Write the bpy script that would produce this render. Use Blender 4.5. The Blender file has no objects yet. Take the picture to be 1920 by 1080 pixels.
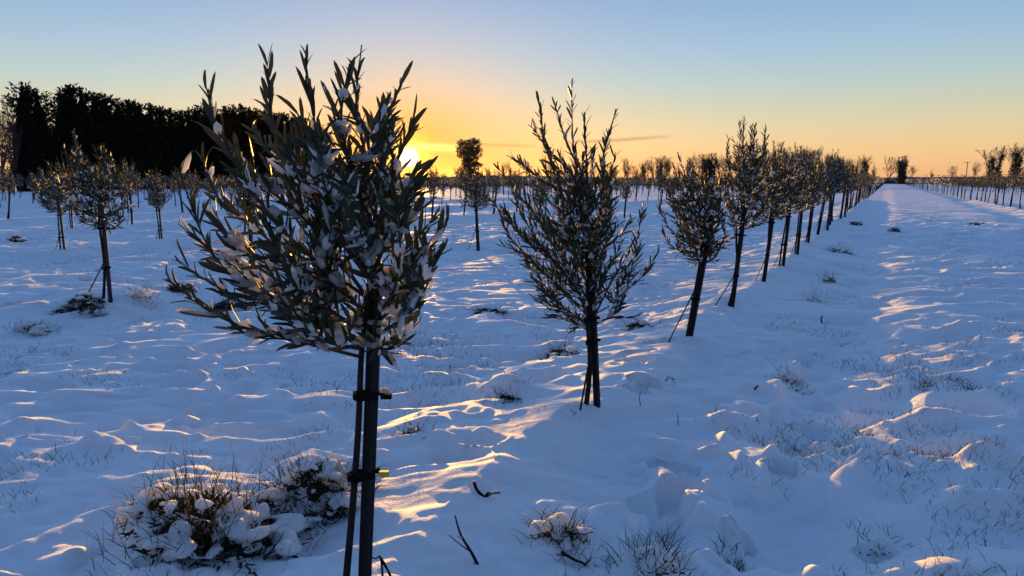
import bpy, bmesh, math, random
import numpy as np
from mathutils import Vector, Matrix, Quaternion

sc = bpy.context.scene
col = sc.collection
R = math.radians

# ------------------------------------------------------------------ camera
YAW, PITCH, F, H = R(27.6), R(8.6), 1333.0, 1.5
cd = bpy.data.cameras.new('camera'); cam = bpy.data.objects.new('camera', cd); col.objects.link(cam)
cam.location = (0, 0, H); cam.rotation_euler = (math.pi / 2 - PITCH, 0, YAW)
cd.sensor_width = 36; cd.lens = F / 1920 * 36; cd.clip_start = 0.05; cd.clip_end = 20000
sc.camera = cam
FW = Vector((-math.sin(YAW) * math.cos(PITCH), math.cos(YAW) * math.cos(PITCH), -math.sin(PITCH)))
RT = Vector((math.cos(YAW), math.sin(YAW), 0)); UP = RT.cross(FW)
FH = Vector((-math.sin(YAW), math.cos(YAW), 0))
CAM = Vector((0, 0, H))
def ray(px, py): return FW + RT * ((px - 960) / F) + UP * ((540 - py) / F)
def on_z(px, py, z=0.0):
    d = ray(px, py); return CAM + d * ((z - H) / d.z)
def on_depth(px, py, depth):                     # point at a horizontal distance in front of the viewpoint
    d = ray(px, py); return CAM + d * (depth / d.dot(FH))
def project(p):
    v = Vector(p) - CAM; d = v.dot(FW)
    if d < 0.3: return None
    return 960 + F * v.dot(RT) / d, 540 - F * v.dot(UP) / d, d
SUN = ray(767, 295).normalized()
SUN_EL = math.asin(SUN.z); SUN_AZ = math.atan2(SUN.x, SUN.y)

# ------------------------------------------------------------------ world
W = bpy.data.worlds.new('World'); sc.world = W; W.use_nodes = True
nt = W.node_tree; nt.nodes.clear()
def N(tree, t, **kw):
    n = tree.nodes.new(t)
    for k, v in kw.items(): setattr(n, k, v)
    return n
def mth(tree, op, a, b=None, c=None, clamp=False):
    n = tree.nodes.new('ShaderNodeMath'); n.operation = op; n.use_clamp = clamp
    for i, v in enumerate((a, b, c)):
        if v is None: continue
        if isinstance(v, (int, float)): n.inputs[i].default_value = v
        else: tree.links.new(v, n.inputs[i])
    return n.outputs[0]
def mixc(tree, fac, a, b, mode='MIX'):
    n = tree.nodes.new('ShaderNodeMix'); n.data_type = 'RGBA'; n.blend_type = mode; n.clamp_factor = True
    for s, v in ((n.inputs[0], fac), (n.inputs[6], a), (n.inputs[7], b)):
        if isinstance(v, (int, float)): s.default_value = v
        elif isinstance(v, tuple): s.default_value = (*v[:3], 1)
        else: tree.links.new(v, s)
    return n.outputs[2]
def ramp(tree, fac, stops, interp='EASE'):
    n = tree.nodes.new('ShaderNodeValToRGB'); cr = n.color_ramp; cr.interpolation = interp
    while len(cr.elements) < len(stops): cr.elements.new(0.5)
    for e, (p, c) in zip(cr.elements, stops): e.position = p; e.color = (*c, 1) if len(c) == 3 else c
    if fac is not None: tree.links.new(fac, n.inputs[0])
    return n.outputs[0]
SKY_GAIN = 0.52
sky = N(nt, 'ShaderNodeTexSky', sky_type='NISHITA'); sky.sun_disc = False
sky.sun_elevation = SUN_EL; sky.sun_rotation = SUN_AZ
sky.air_density = 1.0; sky.dust_density = 0.6; sky.ozone_density = 2.5
tc = N(nt, 'ShaderNodeTexCoord')
nrm = N(nt, 'ShaderNodeVectorMath', operation='NORMALIZE'); nt.links.new(tc.outputs['Generated'], nrm.inputs[0])
sep = N(nt, 'ShaderNodeSeparateXYZ'); nt.links.new(nrm.outputs[0], sep.inputs[0])
dv = N(nt, 'ShaderNodeVectorMath', operation='DOT_PRODUCT'); nt.links.new(nrm.outputs[0], dv.inputs[0]); dv.inputs[1].default_value = SUN
ang = mth(nt, 'MULTIPLY', mth(nt, 'ARCCOSINE', mth(nt, 'MINIMUM', dv.outputs['Value'], 0.9999999)), 57.29578)     # degrees from the sun
zc = mth(nt, 'MAXIMUM', sep.outputs['Z'], 0.0)
f = mth(nt, 'SQRT', zc)
# clear winter sky by elevation: warm at the horizon, pale above it, deep blue overhead
clear = ramp(nt, f, [(0.0, (.76, .38, .19)), (.117, (.80, .44, .23)), (.209, (.76, .51, .27)), (.271, (.64, .54, .35)), (.315, (.52, .53, .42)), (.353, (.42, .52, .52)), (.413, (.31, .455, .60)),
                     (.497, (.205, .345, .59)), (.62, (.19, .35, .64)), (.78, (.15, .295, .60)), (1.0, (.10, .205, .46))], 'LINEAR')
away = ramp(nt, f, [(0.0, (.09, .11, .19)), (.25, (.15, .16, .26)), (.45, (.105, .155, .30)), (.70, (.07, .14, .30)), (1.0, (.105, .205, .43))], 'LINEAR')
side = mth(nt, 'MULTIPLY', mth(nt, 'SUBTRACT', ang, 50.0), 1 / 75.0, clamp=True)
base = mixc(nt, side, clear, away)
base = mixc(nt, 0.06, base, sky.outputs[0])
# glow of the low sun
def gexp(scale, amp, power=1.0):
    t = mth(nt, 'DIVIDE', ang, scale)
    if power != 1.0: t = mth(nt, 'POWER', t, power)
    return mth(nt, 'MULTIPLY', mth(nt, 'EXPONENT', mth(nt, 'MULTIPLY', t, -1.0)), amp)
el_d = mth(nt, 'MULTIPLY', mth(nt, 'ARCSINE', sep.outputs['Z']), 57.29578)
dele = mth(nt, 'MULTIPLY', mth(nt, 'SUBTRACT', el_d, math.degrees(SUN_EL)), 1.35)
wide = mth(nt, 'SQRT', mth(nt, 'ADD', mth(nt, 'MULTIPLY', ang, ang), mth(nt, 'MULTIPLY', dele, dele)))
def gwide(scale, amp, power): return mth(nt, 'MULTIPLY', mth(nt, 'EXPONENT', mth(nt, 'MULTIPLY', mth(nt, 'POWER', mth(nt, 'DIVIDE', wide, scale), power), -1.0)), amp)
base = mixc(nt, gwide(8.8, 0.84, 1.6), base, (.98, .385, .068))
base = mixc(nt, gexp(2.6, 0.95, 1.3), base, (1.25, .50, .03))
base = mixc(nt, gexp(1.15, 0.9, 1.6), base, (2.6, 1.7, .25))
# thin cloud streaks low over the horizon
az = mth(nt, 'ARCTAN2', sep.outputs['X'], sep.outputs['Y'])
def streak(px0, py0, px1, py1, thick, colr, amt, tree=nt):
    a = ray(px0, py0).normalized(); b = ray(px1, py1).normalized()
    aa, ab = math.atan2(a.x, a.y), math.atan2(b.x, b.y); ea, eb = math.asin(a.z), math.asin(b.z)
    u = mth(tree, 'MULTIPLY', mth(tree, 'SUBTRACT', az, aa), 1 / (ab - aa))
    cen = mth(tree, 'ADD', mth(tree, 'MULTIPLY', u, eb - ea), ea)
    nz = N(tree, 'ShaderNodeTexNoise'); nz.inputs['Scale'].default_value = 40; tree.links.new(nrm.outputs[0], nz.inputs[0])
    el = mth(tree, 'ARCSINE', sep.outputs['Z'])
    v = mth(tree, 'DIVIDE', mth(tree, 'SUBTRACT', el, cen), thick)
    v = mth(tree, 'ADD', v, mth(tree, 'MULTIPLY', mth(tree, 'SUBTRACT', nz.outputs[0], .5), 1.6))
    g = mth(tree, 'EXPONENT', mth(tree, 'MULTIPLY', mth(tree, 'MULTIPLY', v, v), -1))
    w = mth(tree, 'MULTIPLY', mth(tree, 'MULTIPLY', u, mth(tree, 'SUBTRACT', 1.0, u)), 4.0, clamp=True)
    return mth(tree, 'MULTIPLY', mth(tree, 'MULTIPLY', g, mth(tree, 'SQRT', w)), amt), colr
for args in ((1060, 268, 1260, 256, .0022, (.62, .33, .20), .75), (860, 270, 1010, 275, .0022, (.95, .38, .10), .6),
             (690, 277, 900, 277, .0042, (1.7, 1.2, .30), .95)):
    m_, c_ = streak(*args); base = mixc(nt, m_, base, c_)
base = mixc(nt, gexp(.58, 1.0, 3.5), base, (9.0, 7.0, 3.2))
bg = N(nt, 'ShaderNodeBackground'); nt.links.new(base, bg.inputs[0]); bg.inputs[1].default_value = SKY_GAIN
out = N(nt, 'ShaderNodeOutputWorld'); nt.links.new(bg.outputs[0], out.inputs[0])

# ------------------------------------------------------------------ sun, exposure
sl = bpy.data.lights.new('sun', 'SUN'); sl.energy = 5.0; sl.angle = R(0.5); sl.color = (1.0, .50, .08)
so = bpy.data.objects.new('sun', sl); col.objects.link(so)
LAMP = ray(767, 269).normalized()
so.rotation_euler = LAMP.to_track_quat('Z', 'Y').to_euler()
vs = sc.view_settings; vs.view_transform = 'Standard'; vs.look = 'None'; vs.gamma = 1; vs.exposure = 1.0; vs.use_curve_mapping = False

# ------------------------------------------------------------------ materials
MATS = {}
def mat(name, base, rough=.6, spec=.4, translucent=None, back=None, noise=None, bumps=(), metal=0.0):
    """noise=(scale, colour2); bumps=[(scale, distance, detail)]; back = colour of the leaf's underside"""
    m = bpy.data.materials.new(name); m.use_nodes = True; t = m.node_tree; b = t.nodes['Principled BSDF']
    b.inputs['Roughness'].default_value = rough; b.inputs['Specular IOR Level'].default_value = spec; b.inputs['Metallic'].default_value = metal
    b.inputs['Base Color'].default_value = (*base, 1)
    c = None
    tcn = N(t, 'ShaderNodeTexCoord')
    if noise:
        nz = N(t, 'ShaderNodeTexNoise'); nz.inputs['Scale'].default_value = noise[0]; nz.inputs['Detail'].default_value = 4
        t.links.new(tcn.outputs['Object'], nz.inputs[0])
        r_ = ramp(t, nz.outputs[0], [(.35, base), (.65, noise[1])], 'LINEAR'); c = r_
    if back:
        g = N(t, 'ShaderNodeNewGeometry')
        c = mixc(t, g.outputs['Backfacing'], c if c is not None else base, back)
    if c is not None: t.links.new(c, b.inputs['Base Color'])
    prev = None
    for (s, d, det, *an) in bumps:
        nz = N(t, 'ShaderNodeTexNoise'); nz.inputs['Scale'].default_value = s; nz.inputs['Detail'].default_value = det
        if an:                                       # wind ripples drawn out across the wind
            mp = N(t, 'ShaderNodeMapping', vector_type='TEXTURE'); mp.inputs['Rotation'].default_value = (0, 0, YAW + .12); mp.inputs['Scale'].default_value = (an[0], 1, 1)
            t.links.new(tcn.outputs['Object'], mp.inputs[0]); t.links.new(mp.outputs[0], nz.inputs[0])
        else: t.links.new(tcn.outputs['Object'], nz.inputs[0])
        bp = N(t, 'ShaderNodeBump'); bp.inputs['Strength'].default_value = 1.0; bp.inputs['Distance'].default_value = d
        t.links.new(nz.outputs[0], bp.inputs['Height'])
        if prev: t.links.new(prev, bp.inputs['Normal'])
        prev = bp.outputs[0]
    if prev: t.links.new(prev, b.inputs['Normal'])
    if translucent:
        tr = N(t, 'ShaderNodeBsdfTranslucent'); tr.inputs[0].default_value = (*translucent[1], 1)
        mx = N(t, 'ShaderNodeMixShader'); mx.inputs[0].default_value = translucent[0]
        t.links.new(b.outputs[0], mx.inputs[1]); t.links.new(tr.outputs[0], mx.inputs[2])
        t.links.new(mx.outputs[0], t.nodes['Material Output'].inputs[0])
    MATS[name] = m; return m
mat('snow', (.82, .86, .92), .7, .10, noise=(1.3, (.87, .89, .93)), bumps=((.4, .30, 2, 2.0), (1.6, .17, 2, 2.2), (4.5, .085, 2, 2.2), (60.0, .0024, 2), (150.0, .0042, 2), (420.0, .0018, 2)))
mat('clump_snow', (.90, .91, .93), .6, .2, translucent=(.38, (.95, .93, .92)), bumps=((60.0, .006, 3), (300.0, .0012, 2)))
_b = MATS['clump_snow'].node_tree.nodes['Principled BSDF']; _b.inputs['Subsurface Weight'].default_value = .75; _b.inputs['Subsurface Radius'].default_value = (1.0, .9, .8); _b.inputs['Subsurface Scale'].default_value = .022
mat('leaf', (.019, .026, .012), .55, .25, translucent=(.06, (.10, .10, .03)), back=(.038, .046, .032), noise=(14.0, (.032, .041, .018)))
mat('bark', (.012, .010, .008), .85, .15, noise=(30.0, (.026, .021, .017)), bumps=((45.0, .004, 4),))
mat('twig', (.045, .038, .026), .8, .2, noise=(22.0, (.07, .06, .045)))
mat('stake', (.006, .006, .007), .6, .22, noise=(9.0, (.012, .012, .013)), bumps=((60.0, .0012, 3),))
mat('stake_grey', (.026, .025, .026), .7, .3, noise=(9.0, (.05, .048, .046)), bumps=((60.0, .0012, 3),))
mat('tie', (.008, .008, .008), .95, .03)
mat('yellow', (.60, .42, .02), .5, .4)
mat('grass', (.026, .028, .012), .8, .15, translucent=(.08, (.12, .10, .03)), noise=(6.0, (.05, .043, .020)))
mat('straw', (.24, .17, .08), .7, .3, translucent=(.25, (.4, .28, .1)))
mat('heather', (.014, .016, .010), .8, .2, noise=(25.0, (.035, .03, .018)))
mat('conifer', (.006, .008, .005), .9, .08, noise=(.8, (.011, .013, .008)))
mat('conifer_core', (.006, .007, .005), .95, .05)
mat('ivy', (.014, .020, .009), .55, .4, noise=(1.4, (.028, .034, .015)))
mat('bare_wood', (.055, .045, .037), .85, .2, noise=(2.0, (.085, .07, .058)))
mat('hill', (.05, .055, .05), .9, .1, noise=(.02, (.16, .17, .18)))
mat('hedge', (.035, .032, .022), .9, .1, noise=(.9, (.065, .055, .04)))
mat('pole', (.06, .05, .042), .8, .2)
mat('wire', (.25, .25, .25), .5, .5, metal=.6)

# ------------------------------------------------------------------ mesh tools
class MB:
    def __init__(s): s.v = []; s.f = []; s.m = []; s.mi = 0
    def add(s, vs_, fs_):
        o = len(s.v); s.v.extend(vs_); s.f.extend([tuple(i + o for i in q) for q in fs_]); s.m.extend([s.mi] * len(fs_))
    def tube(s, pts, rad, n=6, cap=True):
        pts = [Vector(p) for p in pts]; k = len(pts); vs_ = []; fs_ = []
        t0 = (pts[1] - pts[0]).normalized(); a = t0.orthogonal().normalized()
        for i, p in enumerate(pts):
            t = (pts[min(i + 1, k - 1)] - pts[max(i - 1, 0)]).normalized()
            a = (a - t * a.dot(t)); a = a.normalized() if a.length > 1e-6 else t.orthogonal().normalized()
            b = t.cross(a); r = rad[i] if hasattr(rad, '__len__') else rad
            for j in range(n):
                w = 2 * math.pi * j / n; vs_.append(tuple(p + (a * math.cos(w) + b * math.sin(w)) * r))
        for i in range(k - 1):
            for j in range(n):
                j2 = (j + 1) % n; fs_.append((i * n + j, i * n + j2, (i + 1) * n + j2, (i + 1) * n + j))
        if cap:
            fs_.append(tuple(range(n - 1, -1, -1))); fs_.append(tuple((k - 1) * n + j for j in range(n)))
        s.add(vs_, fs_)
    def leaf(s, b, d, nr, L, Wd, curl=.06, seg=3):
        d = d.normalized(); sd = d.cross(nr)
        sd = sd.normalized() if sd.length > 1e-5 else d.orthogonal().normalized()
        nr = sd.cross(d)
        prof = {1: ((.5, 1.0),), 2: ((.32, 1.0), (.76, .82)), 3: ((.16, .66), (.52, 1.0), (.86, .66))}[seg]
        vs_ = [tuple(b)]
        for t, w in prof:
            c = b + d * (L * t) + nr * (curl * L * (t * (1 - t) * 4 - .4 * t)); h = Wd * .5 * w
            if seg == 1: vs_ += [tuple(c - sd * h), tuple(c + sd * h)]
            else: vs_ += [tuple(c - sd * h + nr * h * .35), tuple(c), tuple(c + sd * h + nr * h * .35)]
        vs_.append(tuple(b + d * L - nr * curl * L * .4)); e = len(vs_) - 1
        if seg == 1: fs_ = [(0, 2, 1), (1, 2, e)]
        else:
            fs_ = [(0, 2, 1), (0, 3, 2)]
            for i in range(len(prof) - 1):
                o = 1 + 3 * i; fs_ += [(o, o + 1, o + 4, o + 3), (o + 1, o + 2, o + 5, o + 4)]
            o = 1 + 3 * (len(prof) - 1); fs_ += [(o, o + 1, e), (o + 1, o + 2, e)]
        s.add(vs_, fs_)
    def blob(s, tmpl, M):
        vs_, fs_ = tmpl; s.add([tuple(M @ Vector(v)) for v in vs_], fs_)
    def box(s, M, sx, sy, sz):
        vs_ = [tuple(M @ Vector((x * sx, y * sy, z * sz))) for x in (-.5, .5) for y in (-.5, .5) for z in (0, 1)]
        s.add(vs_, [(0, 1, 3, 2), (4, 6, 7, 5), (0, 4, 5, 1), (2, 3, 7, 6), (0, 2, 6, 4), (1, 5, 7, 3)])
    def mesh(s, name, mats, smooth=False):
        me = bpy.data.meshes.new(name); me.from_pydata(s.v, [], s.f)
        for m_ in ([mats] if isinstance(mats, str) else mats): me.materials.append(MATS[m_])
        if max(s.m or [0]) > 0: me.polygons.foreach_set('material_index', s.m)
        if smooth: me.polygons.foreach_set('use_smooth', [True] * len(me.polygons))
        me.update(); return me
def put(name, me, parent=None, M=None, kind=None):
    o = bpy.data.objects.new(name, me); col.objects.link(o)
    if parent: o.parent = parent
    if M is not None: o.matrix_local = M
    if kind: o['kind'] = kind
    return o
def thing(name, label, cat, loc, rz=0, group=None, scale=1.0):
    o = bpy.data.objects.new(name, None); col.objects.link(o); o.empty_display_size = .2
    o.location = loc; o.rotation_euler = (0, 0, rz); o.scale = (scale,) * 3
    o['label'] = label; o['category'] = cat
    if group: o['group'] = group
    return o
def spline(pts, n):
    """Catmull-Rom through pts, n samples per span"""
    P = [Vector(p) for p in pts]; P = [P[0] * 2 - P[1]] + P + [P[-1] * 2 - P[-2]]; o = []
    for i in range(1, len(P) - 2):
        for k in range(n):
            t = k / n; a, b, c, d = P[i - 1], P[i], P[i + 1], P[i + 2]
            o.append(.5 * ((2 * b) + (c - a) * t + (2 * a - 5 * b + 4 * c - d) * t * t + (3 * b - a - 3 * c + d) * t ** 3))
    o.append(P[-2]); return o
# numpy gradient noise
_rs = np.random.RandomState(7); _perm = np.tile(_rs.permutation(512), 3); _ga = _rs.rand(512) * 2 * np.pi; _gx, _gy = np.cos(_ga), np.sin(_ga)
def perlin(x, y, seed=0):
    x = np.asarray(x, float) + seed * 37.13; y = np.asarray(y, float) - seed * 17.71
    xi = np.floor(x).astype(int); yi = np.floor(y).astype(int); xf = x - xi; yf = y - yi
    u = xf ** 3 * (xf * (xf * 6 - 15) + 10); v = yf ** 3 * (yf * (yf * 6 - 15) + 10)
    def g(ix, iy, fx, fy):
        h = _perm[(_perm[ix & 511] + iy) & 511]; return _gx[h] * fx + _gy[h] * fy
    a = g(xi, yi, xf, yf); b = g(xi + 1, yi, xf - 1, yf); c = g(xi, yi + 1, xf, yf - 1); d = g(xi + 1, yi + 1, xf - 1, yf - 1)
    return 1.5 * ((a * (1 - u) + b * u) * (1 - v) + (c * (1 - u) + d * u) * v)
def lump(seed, sub=2, rough=.35):
    """a rounded irregular snow lump, unit size: (verts, faces)"""
    bm = bmesh.new(); bmesh.ops.create_icosphere(bm, subdivisions=sub, radius=1.0)
    rr = random.Random(seed); o = [rr.uniform(0, 50) for _ in range(3)]
    from mathutils import noise as mn
    for v in bm.verts:
        p = v.co.copy(); q = Vector(o)
        k = 1 + rough * mn.noise(p * 1.1 + q) * 1.4 + rough * .55 * mn.noise(p * 2.6 + q) + rough * .32 * mn.noise(p * 5.5 + q)
        v.co = p * k
        if v.co.z < 0: v.co.z *= .55
    vs_ = [tuple(v.co) for v in bm.verts]; fs_ = [tuple(v.index for v in f_.verts) for f_ in bm.faces]; bm.free(); return vs_, fs_
def cluster(seed):
    rr_ = random.Random(500 + seed); vs_, fs_ = [], []
    for k in range(4):
        v1, f1 = lump(seed * 7 + k, 2, .45); c = (rr_.uniform(-.62, .62), rr_.uniform(-.5, .5), rr_.uniform(-.25, .3)); r1 = rr_.uniform(.38, .68); o_ = len(vs_)
        vs_ += [(x * r1 + c[0], y * r1 + c[1], z * r1 * 1.1 + c[2]) for x, y, z in v1]; fs_ += [tuple(i + o_ for i in q) for q in f1]
    return vs_, fs_
LUMPS = [cluster(i) for i in range(8)]
LUMPS_MID = [lump(70 + i, 2, .45) for i in range(6)]
LUMPS_LO = [lump(40 + i, 1, .3) for i in range(5)]
SLAB = ([(-1, 0, 0), (1, 0, 0), (0, -1, .1), (0, 1, .1), (0, 0, .8), (0, 0, -.3)], [(0, 2, 4), (2, 1, 4), (1, 3, 4), (3, 0, 4), (2, 0, 5), (1, 2, 5), (3, 1, 5), (0, 3, 5)])

# ------------------------------------------------------------------ snow ground
ROWS = [5.55, 11.9, 18.2, 24.5, 30.8] + [-1.45, -7.95] + [-14.05 - 6.35 * k for k in range(16)]
MOUNDS = []        # (x, y, radius, height)
PRINTS = []        # (x, y, angle, length, width, depth)
def mound(px, py, r, h): p = on_z(px, py, .03); MOUNDS.append((p.x, p.y, r, h))
for a in ((372, 985, .30, .12), (590, 915, .26, .10), (945, 752, .15, .08), (1047, 668, .18, .07), (160, 560, .35, .12), (1480, 716, .16, .07), (1052, 1025, .16, .05),
          (1225, 1062, .2, .07), (440, 570, .3, .10), (1440, 905, .30, .06), (1580, 470, .25, .08), (800, 845, .35, .07), (230, 590, .5, .12), (1395, 815, .26, .08), (1440, 920, .22, .06), (1620, 905, .24, .07), (1330, 990, .16, .08), (1740, 850, .3, .08), (1830, 955, .3, .08), (1690, 990, .25, .07), (1500, 990, .22, .05)):
    mound(*a)
for (px, py, ang_, L_, w_, d_) in ((1266, 903, .2, .13, .075, .055), (1272, 946, .4, .11, .075, .06), (1230, 962, .1, .13, .10, .035), (1262, 985, .6, .10, .08, .03),
                                   (1490, 883, .5, .14, .08, .04), (1463, 917, .7, .09, .07, .045), (1197, 690, .4, .15, .09, .04), (1190, 712, .4, .15, .09, .04),
                                   (1232, 672, .4, .15, .09, .035), (1210, 752, .1, .12, .08, .045), (1190, 765, .5, .10, .08, .03), (1385, 1018, .4, .08, .06, .03),
                                   (1640, 1045, .4, .09, .06, .03), (860, 905, .3, .14, .10, .025), (905, 880, .3, .12, .09, .02)):
    p = on_z(px, py, .06); PRINTS.append((p.x, p.y, ang_, L_, w_, d_))
TOP = .112
def sstep(a, b, x):
    t = np.clip((x - a) / (b - a), 0, 1); return t * t * (3 - 2 * t)
def height(x, y, sp=None):
    x = np.asarray(x, float); y = np.asarray(y, float)
    if sp is None: sp = np.zeros_like(x)
    def oc(wl, amp, seed, wx=0., wy=0.):
        return amp * perlin(x / wl + wx, y / wl + wy, seed) * (1 - sstep(wl * .16, wl * .42, sp))
    dist = np.hypot(x, y)
    h = .02 * perlin(x / 9, y / 9, 1) + oc(3.1, .008, 2)
    h = h * (.4 + .6 * sstep(0, 4, dist))
    ridge = np.zeros_like(x); near = np.zeros_like(x)
    wob = .14 * perlin(y / 2.6, y * 0 + .5, 3)
    for i, xr in enumerate(ROWS):
        t = x - xr - wob * (1 + .1 * i)
        amp = .125 * (1 + .30 * perlin(y / 1.3, y * 0 + i * 3.3, 4))
        ridge += (amp * 1.25 + .015) * np.exp(-(np.sqrt(t * t + .0016) / np.where(t < 0, .46, .36)) ** 1.25) + .03 * np.exp(-(t / 1.0) ** 2) - .05 * np.exp(-((np.abs(t) - 1.15) / .38) ** 2)
        near = np.maximum(near, np.exp(-(t / .55) ** 2))
    fade = 1 - sstep(.25, .7, sp)
    h = h + ridge * fade
    wx = .45 * perlin(x / .9, y / .9, 11); wy = .45 * perlin(x / .9, y / .9, 12)
    track = sstep(-.4, .6, x) * (1 - sstep(4.3, 5.0, x))
    calm = (1 - .66 * near)
    # drifted hummocks: rounded backs with sharper crests
    ca_, sa_ = math.cos(YAW + .12), math.sin(YAW + .12)
    e1 = x * ca_ + y * sa_; e2 = -x * sa_ + y * ca_
    def drift(wl, amp, seed, st=1.7, pw=1.4):
        n_ = perlin(e1 / (wl * st) + wx, e2 / wl + wy, seed); r_ = 1 - np.abs(n_) * 1.7
        return amp * (np.maximum(r_, 0) ** pw) * (1 - sstep(wl * .14, wl * .36, sp))
    def rip(wl, amp, seed, st=1.8, k=.4):
        return amp * perlin(e1 / (wl * st) + wx * k, e2 / wl + wy * k, seed) * (1 - sstep(wl * .16, wl * .42, sp))
    patch = np.clip(.85 + .75 * perlin(x / 1.9, y / 1.9, 23), .5, 1.6)
    m = drift(1.25, .020, 21) + drift(.62, .105, 22, 1.9, 1.25) * patch + drift(.33, .105, 24, 1.9, 1.25) * patch + rip(.62, .036, 5) + rip(.30, .075, 6) * patch + rip(.16, .034, 7, 1.6) * patch ** 1.5
    m = -.012 * np.logaddexp(-m / .012, -TOP / .012)          # wind has planed the tops to one level
    cl = np.maximum(0, perlin(x / .13, y / .13, 51) - .20) * .085 + np.maximum(0, perlin(x / .26, y / .26, 52) - .24) * .12
    cl = cl * np.clip(.5 + 1.4 * perlin(x / 1.2, y / 1.2, 53), 0, 1.2) * (1 - sstep(.02, .06, sp))       # small clods and buried tufts
    h = h + calm * (m + rip(.17, .026, 27, 1.9)) + (.4 + .6 * calm) * (rip(.085, .015, 8, 1.5) * patch + rip(.05, .004, 29, 1.3) * patch + cl) + .085 * track
    h = h + (.3 + .7 * calm) * oc(1.5, .010, 9)
    for (mx, my, mr, mh) in MOUNDS:
        d2 = ((x - mx) ** 2 + (y - my) ** 2) / mr ** 2; h = h + mh * np.exp(-d2)
    for (mx, my, an, L_, w_, d_) in PRINTS:
        ca, sa = math.cos(an), math.sin(an); u = ((x - mx) * ca + (y - my) * sa) / L_; v = (-(x - mx) * sa + (y - my) * ca) / w_
        q = np.sqrt(u * u + v * v) + .15 * perlin(x / .05, y / .05, 31)
        h = h - d_ * 2.0 * (1 - sstep(.72, 1.05, q)) + d_ * .3 * np.exp(-((q - 1.12) / .2) ** 2)
    return h
def hz(x, y): return float(height(np.array([x]), np.array([y]))[0])
def ground_at(px, py):
    z = .05
    for _ in range(4): p = on_z(px, py, z); z = hz(p.x, p.y)
    return on_z(px, py, z)

fa = np.radians(np.linspace(-53, 53, 660)); ba = np.radians(np.linspace(53, 307, 110)[1:-1]); A = np.concatenate([fa, ba])
rr = [.02, .3, .6, .9, 1.2]; r_ = 1.45
while r_ < 60: rr.append(r_); r_ *= 1.0056
while r_ < 6000: rr.append(r_); r_ *= 1.028
rr = np.array(rr); nr_, na = len(rr), len(A)
RRm, AA = np.meshgrid(rr, A, indexing='ij')
ax = -np.sin(YAW + -AA) ; ay = np.cos(YAW + -AA)
gx = RRm * ax; gy = RRm * ay
back = (np.arange(na) >= len(fa))
spc = np.repeat((np.gradient(rr))[:, None], na, 1) * 1.0
spc[:, back] = np.maximum(spc[:, back], RRm[:, back] * .04)
gz = height(gx, gy, spc)
far = sstep(120, 500, RRm); gz = gz * (1 - far)
vco = np.stack([gx, gy, gz], -1).reshape(-1, 3)
ii, jj = np.meshgrid(np.arange(nr_ - 1), np.arange(na), indexing='ij'); j2 = (jj + 1) % na
quads = np.stack([ii * na + jj, ii * na + j2, (ii + 1) * na + j2, (ii + 1) * na + jj], -1).reshape(-1, 4)[:, ::-1]
me = bpy.data.meshes.new('snow_ground'); me.vertices.add(len(vco)); me.vertices.foreach_set('co', vco.ravel())
me.loops.add(quads.size); me.loops.foreach_set('vertex_index', quads.ravel().astype(np.int32))
me.polygons.add(len(quads)); me.polygons.foreach_set('loop_start', np.arange(0, quads.size, 4, dtype=np.int32))
me.update(calc_edges=True); me.polygons.foreach_set('use_smooth', np.ones(len(quads), bool)); me.materials.append(MATS['snow']); me.validate()
g = put('snow_ground', me, kind='structure')

# far low ridge of land closing the view
def hills():
    mb = MB(); nseg = 160
    prof = []
    for i in range(nseg + 1):
        a = YAW + R(70) - R(140) * i / nseg; D = 1150
        hgt = 6.5 + 4.5 * float(perlin(np.array([i * .045]), np.array([.3]), 61)[0]) + 1.2 * float(perlin(np.array([i * .4]), np.array([.7]), 62)[0])
        dx, dy = -math.sin(a), math.cos(a)
        prof.append([(dx * (D + o), dy * (D + o), z) for o, z in ((-60, -1), (0, hgt * .8), (60, hgt), (160, hgt * .9), (300, -1))])
    vs_ = [p for r0 in prof for p in r0]; fs_ = [(i * 5 + k, (i + 1) * 5 + k, (i + 1) * 5 + k + 1, i * 5 + k + 1) for i in range(nseg) for k in range(4)]
    mb.add(vs_, fs_); put('hills', mb.mesh('hills', 'hill', True), kind='structure')
hills()

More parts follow.
